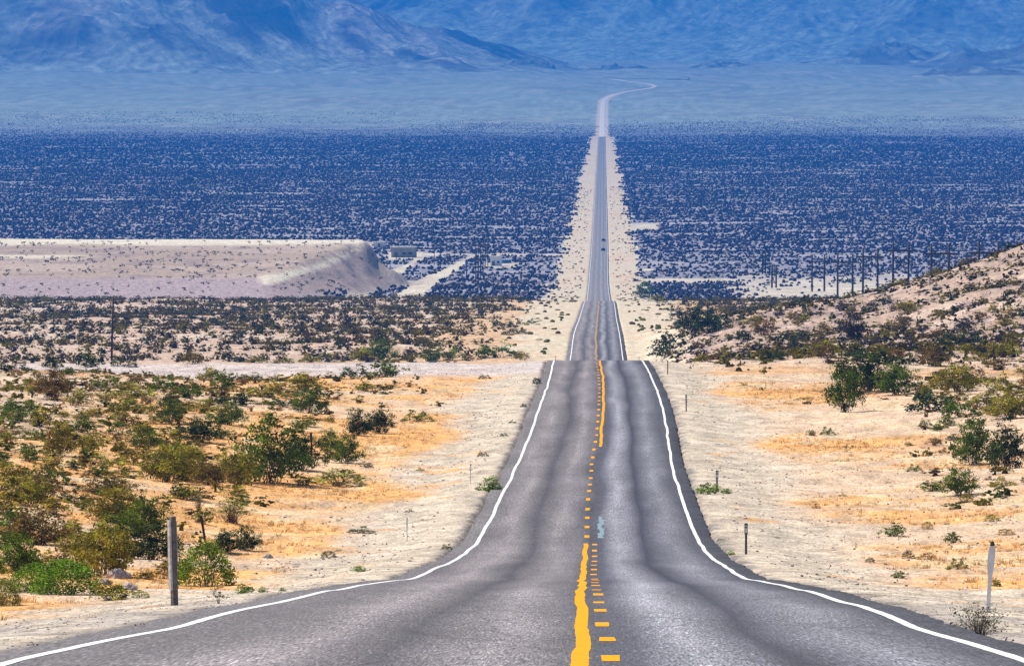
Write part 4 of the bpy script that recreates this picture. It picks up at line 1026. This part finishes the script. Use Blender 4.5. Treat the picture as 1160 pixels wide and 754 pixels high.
# loose stones
def keep_st(X, Y):
    s = X - xroad(Y); e = np.abs(s) - np.where(s < 0, WL(Y), 3.65) - SHL
    return (e > .1) * (.35 + .65 * (1 - sm(e, 2, 6))) * (.3 + .7 * (fbm(X / 3, Y / 6, 91, 3) > 0))
X, Y = spread(g, 26000, 66, 330, keep_st, .075)
V, Fq, T = scatter(X, Y, g.uniform(.02, .085, len(X)) * (1 + (g.random(len(X)) > .98) * 2.0), g.uniform(.015, .06, len(X)), np.array([.42, .35, .31]) * g.uniform(.45, 1.5, (len(X), 1)), [stone(i) for i in range(6)], g)
X, Y = spread(g, 60000, 62, 190, lambda X, Y: keep_st(X, Y) * (1 - sm(np.abs(X - xroad(Y)), 8, 14)), .085)
V3, F3, T3 = scatter(X, Y, g.uniform(.025, .07, len(X)), g.uniform(.02, .055, len(X)), np.array([.40, .34, .31]) * g.uniform(.25, 1.7, (len(X), 1)), [stone(i) for i in range(6)], g)
X, Y = spread(g, 26000, 190, 720, lambda X, Y: (np.abs(X - xroad(Y)) > 5.2) * (.3 + .7 * (fbm(X / 5, Y / 12, 93, 3) > .1)), .07)
V4, F4, T4 = scatter(X, Y, g.uniform(.06, .20, len(X)), g.uniform(.035, .11, len(X)), np.array([.44, .34, .28]) * g.uniform(.3, 1.4, (len(X), 1)), [stone(i) for i in range(6)], g)
X, Y = spread(g, 9000, 330, 1250, lambda X, Y: (X > xroad(Y) + 7) * sm(Y, 640, 760), .075)
V2, F2, T2 = scatter(X, Y, g.uniform(.15, .6, len(X)), g.uniform(.1, .35, len(X)), np.array([.48, .37, .35]) * g.uniform(.4, 1.4, (len(X), 1)), [stone(i) for i in range(6)], g)
smat, snt, sp = newmat('loose_stone')
sa_ = N(snt, 'ShaderNodeAttribute', attribute_name='tint'); snt.links.new(sa_.outputs['Color'], sp.inputs['Base Color']); sp.inputs['Roughness'].default_value = .95
tag(mesh_np('loose_stones', np.concatenate([V, V2, V3, V4]), np.concatenate([Fq, F2 + len(V), F3 + len(V) + len(V2), F4 + len(V) + len(V2) + len(V3)]), smat, attr=np.concatenate([T, T2, T3, T4]), attrname='tint'), 'small loose stones and gravel strewn over the verges and hill', 'stones', None, 'stuff')

# boulders
def boulder(px, py, wp, hp, label, seed):
    X, Y, Z = locate(px, py); n = 14; r = np.random.default_rng(seed)
    th = np.linspace(0, 2 * np.pi, n, endpoint=False); V = []; Fc = []
    rings = [(-.15, 1.0), (.15, 1.02), (.45, .85), (.75, .55), (.95, .22)]
    for z, q in rings:
        k = q * (1 + r.normal(0, .10, n))
        V += [(math.cos(a) * k[i] / 2, math.sin(a) * k[i] / 2, z + r.normal(0, .04)) for i, a in enumerate(th)]
    for l in range(len(rings) - 1):
        for i in range(n): Fc.append((l * n + i, l * n + (i + 1) % n, l * n + n + (i + 1) % n, l * n + n + i))
    V.append((0, 0, 1.0)); T_ = [((len(rings) - 1) * n + i, (len(rings) - 1) * n + (i + 1) % n, len(V) - 1) for i in range(n)]
    me = bpy.data.meshes.new('boulder'); me.from_pydata(V, [], Fc + T_); me.materials.append(M['stone'])
    o = bpy.data.objects.new('boulder', me); COL.objects.link(o); o.location = (X, Y, Z); o.scale = (wp * Y / F, wp * Y / F * .8, hp * Y / F)
    tag(o, label, 'rock')
boulder(133, 655, 30, 12, 'pale pinkish rock below the olive bushes, left of the split wooden post', 1)
boulder(146, 668, 18, 8, 'small flat pale rock in front of the pinkish rock', 2)
boulder(118, 662, 14, 7, 'small low rock behind the vivid green bush', 3)
boulder(303, 632, 12, 5, 'grey stone lying on the orange grass', 4)

# ------------------------------------------------------------ posts
def wooden_post():
    X, Y, Z = locate(196, 686); k = Y / F; h = 101 * k
    t = thing('wooden_post', 'weathered split wooden post standing at the left gravel edge', 'post', (X, Y, Z))
    t.rotation_euler = (0, R(-1.6), R(34))
    a = MB(); a.box((.018, 0, h / 2 - .1), (.085, .09, h + .2), .93); a.obj('timber', M['wood'], t, bevel=.006)
    a = MB(); a.box((-.047, -.01, h / 2 - .03 + .12), (.035, .07, h * .78), .9); a.obj('sunlit_tone_plank', M['woodpale'], t, bevel=.004)  # pale colour stands in for sunlight on the post's left face
    a = MB(); a.box((.066, -.015, h * .72), (.008, .05, h * .45)); a.obj('side_strip', M['woodpale'], t)
wooden_post()
def dark_post(px0, py0, px1, py1, wd, label, mat='darkwood'):
    X, Y, Z = locate(px0, py0); k = Y / F
    t = thing('post', label, 'post', (X, Y, Z)); dx = (px1 - px0) * k; dz = (py0 - py1) * k
    a = MB(); a.tube((0, 0, -.15), (dx * .8, 0, dz * .8), wd * .8, wd, 7, True); a.obj('shaft', M[mat], t, smooth=False)
    a = MB(); a.tube((dx * .78, 0, dz * .78), (dx, 0, dz), wd * 1.35, wd * 1.1, 7, True); a.obj('cap', M[mat], t)
dark_post(234, 620, 227, 584, .045, 'short dark post leaning left beside the dark shrub')
dark_post(353, 518, 352, 490, .05, 'thin upright dark post in the left scrub')
dark_post(643.5, 402, 643.5, 396, .06, 'tiny stub post at the left road edge beyond the crest') if False else None

def reflector_post(px, y0, y1, label):
    X, Y, Z = locate(px, y0); h = (y0 - y1) * Y / F
    t = thing('reflector_post', label, 'reflector post', (X, Y, Z), 0, 'dark reflector posts on the right shoulder')
    a = MB(); a.box((0, 0, h / 2 - .1), (.045, .03, h + .1)); a.box((-.03, .008, h / 2 - .1), (.012, .03, h)); a.box((.03, .008, h / 2 - .1), (.012, .03, h)); a.obj('steel_post', M['steel'], t)
    a = MB(); a.box((0, -.026, h - .16), (.105, .012, .34)); pl_ = a.obj('plate', M['steel'], t, bevel=.01)
    a = MB(); a.box((0, -.036, h - .17), (.07, .008, .24)); a.obj('white_panel', M['plate'], pl_)
    a = MB(); a.tube((0, -.041, h - .12), (0, -.052, h - .12), .03, .028, 12); a.obj('reflector', M['amber'], pl_)
reflector_post(845.5, 628, 593, 'dark steel reflector post on the right shoulder, nearest of its row')
reflector_post(812.5, 557, 533, 'dark steel reflector post beside a small bright green shrub')
reflector_post(777.5, 466, 447, 'dark steel reflector post on the right shoulder below the crest')
reflector_post(756.5, 424, 408.5, 'farthest dark reflector post, at the crest right of the road')

def pale_post(px, y0, y1, wd, label, tip=False, lean=0, group=None):
    X, Y, Z = locate(px, y0); k = Y / F; h = (y0 - y1) * k; dx = lean * k
    t = thing('marker_post', label, 'marker post', (X, Y, Z), 0, group)
    w1 = wd * .55; prof = [(-w1 / 2, -.1), (w1 / 2, -.1), (w1 / 2 + dx * .5, h * .5), (wd / 2 + dx * .7, h * .72), (wd / 2 + dx, h * .93), (wd * .3 + dx, h), (-wd * .3 + dx, h), (-wd / 2 + dx, h * .93), (-wd / 2 + dx * .7, h * .72), (-w1 / 2 + dx * .5, h * .5)]
    a = MB(); a.prism(prof, -.012, .012); a.obj('blade', M['postw'], t)
    if tip:
        a = MB(); a.box((dx + .005, 0, h + .025), (.06, .03, .06), .7, .3); a.obj('cap', M['steel'], t)
pale_post(1119.5, 694, 618, .095, 'white flat marker post leaning slightly right, on the right verge', True, 5)
pale_post(461, 613, 586, .06, 'pale faint marker post on the left shoulder, nearer of two')
pale_post(533, 548, 527, .05, 'thin pale marker post on the left shoulder, farther of two', True)
def stub(px, y0, y1, label):
    X, Y, Z = locate(px, y0); h = (y0 - y1) * Y / F
    t = thing('reflector_stub', label, 'marker post', (X, Y, Z))
    a = MB(); a.box((0, 0, h / 2 - .1), (.06, .04, h + .2)); a.obj('steel_post', M['steel'], t)
    a = MB(); a.box((0, -.03, h - .08), (.1, .012, .16)); a.obj('plate', M['plate'], t)
stub(629.5, 411, 402, 'short stub post by the left white line at the crest')
stub(724, 411, 403, 'short stub post by the right white line at the crest')

# ------------------------------------------------------------ poles
def telegraph_pole(px, y0, y1, lean, label, arm=True, far=0):
    X, Y, Z = locate(px, y0, far or 62); k = Y / F; h = (y0 - y1) * k
    t = thing('telegraph_pole', label, 'utility pole', (X, Y, Z))
    a = MB(); a.tube((0, 0, -.5), (lean * k, 0, h), .17, .12, 10); a.obj('pole', M['darkwood'], t, smooth=True)
    if arm:
        a = MB(); a.box((lean * k, .16, h - .35), (1.5, .1, .12)); ar = a.obj('crossarm', M['darkwood'], t)
        for dx in (-.65, .65):
            a = MB(); a.tube((lean * k + dx, .16, h - .29), (lean * k + dx, .16, h - .1), .05, .035, 8); a.obj('insulator', M['porc'], ar)
    return t
telegraph_pole(126, 408, 337, 2, 'tall brown telegraph pole standing alone on the left plain', True, 1000)

def hframe(px, y0, y1, wpx, rz, label, group, d=None, rad=1.0):
    """two poles, crossarm and cross bracing"""
    if d is None:
        X, Y, Z = locate(px, y0, 2300)
    else:
        Y = d; X = (px - 580) * Y / F; Z = float(hgt(X, Y))
    ztop = -(y1 - YH) * Y / F; h = ztop - Z
    wd = wpx * Y / F / max(.25, math.cos(rz))
    t = thing('transmission_frame', label, 'transmission pole', (X, Y, Z), rz, group)
    for s in (-1, 1):
        a = MB(); a.tube((s * wd / 2, 0, -.6), (s * wd / 2, 0, h), .36 * rad, .28 * rad, 8); a.obj('pole', M['darkwood'], t, smooth=True)
    ah = h - min(2.6, h * .3)
    a = MB(); a.box((0, -.32, ah), (wd * 1.9, .22, .52)); ar = a.obj('crossarm', M['darkwood'], t)
    a = MB()
    zb = max(1.5, ah - wd * 1.5)
    a.tube((-wd / 2, .28, ah - 1.0), (wd / 2, .28, zb), .13, .13, 6); a.tube((-wd / 2, .44, zb), (wd / 2, .44, ah - 1.0), .13, .13, 6); a.obj('cross_brace', M['darkwood'], t)
    for dx in (-.92, 0, .92):
        a = MB(); a.tube((dx * wd, -.32, ah - .16), (dx * wd, -.32, ah - 1.3), .09, .09, 8); a.obj('insulator', M['porc'], ar)
G1 = 'wooden H frame transmission poles behind the stony hill'
hframe(1120, 0, 273, 22, 0, 'largest H frame pole pair, rightmost, rising from behind the hilltop', G1, 1900)
hframe(1065, 0, 275.5, 20, 0, 'H frame pole pair second from the right behind the hill', G1, 2130)
hframe(1020.5, 0, 273.5, 17.5, 0, 'tall H frame pole pair third from the right, above the hill slope', G1, 2420)
hframe(986, 0, 281, 16.5, 0, 'H frame pole pair fourth from the right, against the pale sand flat', G1, 2620)
hframe(957.5, 0, 288, 17, 0, 'H frame pole pair fifth from the right, next to the lowest hill slope', G1, 2800)
hframe(927, 0, 288, 14, 0, 'H frame pole pair sixth from the right, left edge of the close row', G1, 3050)
hframe(865.5, 0, 284, 3.5, R(68), 'thin pole pair in the group at the left end of the sand flat', G1, 3500)
hframe(877, 0, 300, 5, R(60), 'short pole pair just right of the thin pair by the sand flat', G1, 3150)
G2 = 'wooden poles standing in the valley left of the road'
for px, y0, y1, lb in ((492, 300, 271, 'leftmost valley pole beside the dirt track'), (499, 302, 275, 'second valley pole from the left'), (506.5, 299, 279, 'short valley pole, third from the left'), (514.8, 297, 275, 'valley pole just right of the second dirt track'), (562, 291, 276, 'slim pole behind the white shed')):
    telegraph_pole(px, y0, y1, 0, lb, True, 2400)['group'] = G2
hframe(540.3, 0, 274, 3, R(70), 'H frame pair seen almost edge on, left one of the dense pole cluster', G2, 3300, rad=.55)
hframe(545.8, 0, 272, 3, R(72), 'H frame pair seen almost edge on, middle of the dense pole cluster', G2, 3400, rad=.55)
hframe(551.2, 0, 270, 3, R(74), 'H frame pair seen almost edge on, right one of the dense pole cluster', G2, 3600, rad=.55)
X, Y, Z = locate(528.5, 313, 2400); k = Y / F
t = thing('blue_marker', 'tall narrow blue post among the valley poles', 'marker post', (X, Y, Z))
a = MB(); a.tube((0, 0, -.3), (0, 0, 20 * k), .28, .26, 10); a.obj('post', M['bluem'], t, smooth=True)
a = MB(); a.box((0, -.3, 16 * k), (1.1, .12, 2.0)); a.obj('panel', M['bluem'], t)

# ------------------------------------------------------------ buildings
def building(px0, px1, y1, y0, label, wm, rm, depth, doors, name='low_building'):
    pc = (px0 + px1) / 2; X, Y, Z = locate(pc, y0, 3000); k = Y / F; wd = (px1 - px0) * k; h = (y0 - y1) * k
    t = thing(name, label, 'building', (X, Y + depth / 2, Z), R(-6))
    a = MB(); a.box((0, 0, h / 2 - .4), (wd, depth, h + .2)); wl = a.obj('wall', wm, t)
    a = MB(); a.box((0, 0, h - .14), (wd + .7, depth + .7, .32)); a.box((0, 0, h + .1), (wd + .1, depth + .1, .17)); a.obj('roof', rm, t)
    for (dx, w_, h_, z_, nm) in doors:
        a = MB(); a.box((dx * wd, -depth / 2 - .03, z_ + h_ / 2), (w_, .06, h_)); fr = a.obj(nm, M['door'], t)
        a = MB(); a.box((dx * wd, -depth / 2 - .075, z_ + h_ / 2), (w_ * .8, .03, h_ * .82)); a.obj('panel' if nm == 'door' else 'pane', M['glass'] if nm == 'window' else M['door'], fr)
building(444, 471, 279.5, 291.5, 'long flat roofed building at the right end of the gravel terrace', M['wall'], M['roof'], 7, [(-.3, 1.6, 2.3, 0, 'door'), (.05, 1.5, 1, 1.4, 'window'), (.3, 1.5, 1, 1.4, 'window')])
building(424, 436, 274, 280, 'small pale box like building on the terrace corner, left of the long building', M['roof'], M['roof'], 4, [(0, 1, 1.8, 0, 'door')], 'pump_house')
building(556, 568, 290.5, 301, 'small white shed beside the dense pole cluster', M['shed'], M['roof'], 5, [(-.2, 1.2, 2.1, 0, 'door'), (.25, 1, .9, 1.2, 'window')], 'shed')
building(569, 579, 293.5, 298, 'low blue grey container right of the white shed', M['bluem'], M['shed'], 3, [(0, 1, 1.4, 0, 'door')], 'container')

# ------------------------------------------------------------ cars
def make_car(px, py, label):
    X, Y, Z = locate(px, py, 3000); Z = float(zroad(Y)); X = float(xroad(Y)) + 1.75
    t = thing('car', label, 'car', (X, Y, Z), 0, 'dark cars driving away on the far road')
    # body: profile in y,z extruded along x
    prof = [(-2.2, .3), (-2.25, .75), (-2.1, .95), (-1.6, 1.0), (-1.15, 1.42), (.35, 1.45), (1.05, .98), (2.0, .85), (2.2, .6), (2.2, .3)]
    a = MB(); n = len(prof); V = []
    for x, ins in ((-.88, 0), (.88, 0)):
        V += [(x * (.82 if z > 1.2 else 1), y, z) for y, z in prof]
    a.add(V, [tuple(range(n)), tuple(range(n, 2 * n))[::-1]] + [(k, (k + 1) % n, n + (k + 1) % n, n + k) for k in range(n)])
    a.obj('body', M['carp'], t, bevel=.05)
    a = MB(); a.add([(-.68, -1.63, 1.05), (.68, -1.63, 1.05), (.62, -1.22, 1.4), (-.62, -1.22, 1.4)], [(0, 1, 2, 3)]); a.obj('rear_window', M['glass'], t)
    for s in (-1, 1):
        a = MB(); a.box((s * .7, -2.26, .72), (.26, .04, .16)); a.obj('tail_light', M['lampg'], t)
        for y in (-1.35, 1.35):
            a = MB(); a.tube((s * .72, y, .32), (s * .92, y, .32), .32, .32, 16); wv_ = a.obj('wheel', M['tyre'], t)
            a = MB(); a.tube((s * .925, y, .32), (s * .935, y, .32), .2, .2, 12); a.obj('rim', M['chrome'], wv_)
    return t
c1 = make_car(682.5, 285, 'dark car in the right lane far down the road, nearer of two')
X, Y, Z = locate(683, 274, 3000)
c2 = dup(c1, 'dark car in the right lane far down the road, farther of two')
c2.location = (float(xroad(Y)) + 1.9, Y, float(zroad(Y)))

# ------------------------------------------------------------ haze
hz = MB(); hz.box((0, 15000, 150), (72000, 56000, 558))
hm = bpy.data.materials.new('haze'); hm.use_nodes = True
hn = hm.node_tree
for n in list(hn.nodes):
    if n.type != 'OUTPUT_MATERIAL': hn.nodes.remove(n)
pv = hn.nodes.new('ShaderNodeVolumePrincipled')
pv.inputs['Color'].default_value = (*HAZE_COLOR, 1)
pv.inputs['Density'].default_value = HAZE_DENSITY
pv.inputs['Anisotropy'].default_value = 0.0
hn.links.new(pv.outputs[0], hn.nodes['Material Output'].inputs['Volume'])
ho = hz.obj('haze', hm)
tag(ho, 'thin blue desert haze between the road and the mountains', 'haze', None, 'stuff')
print('SHRUBS', len(SH), 'scrub faces', len(rest.data.polygons))
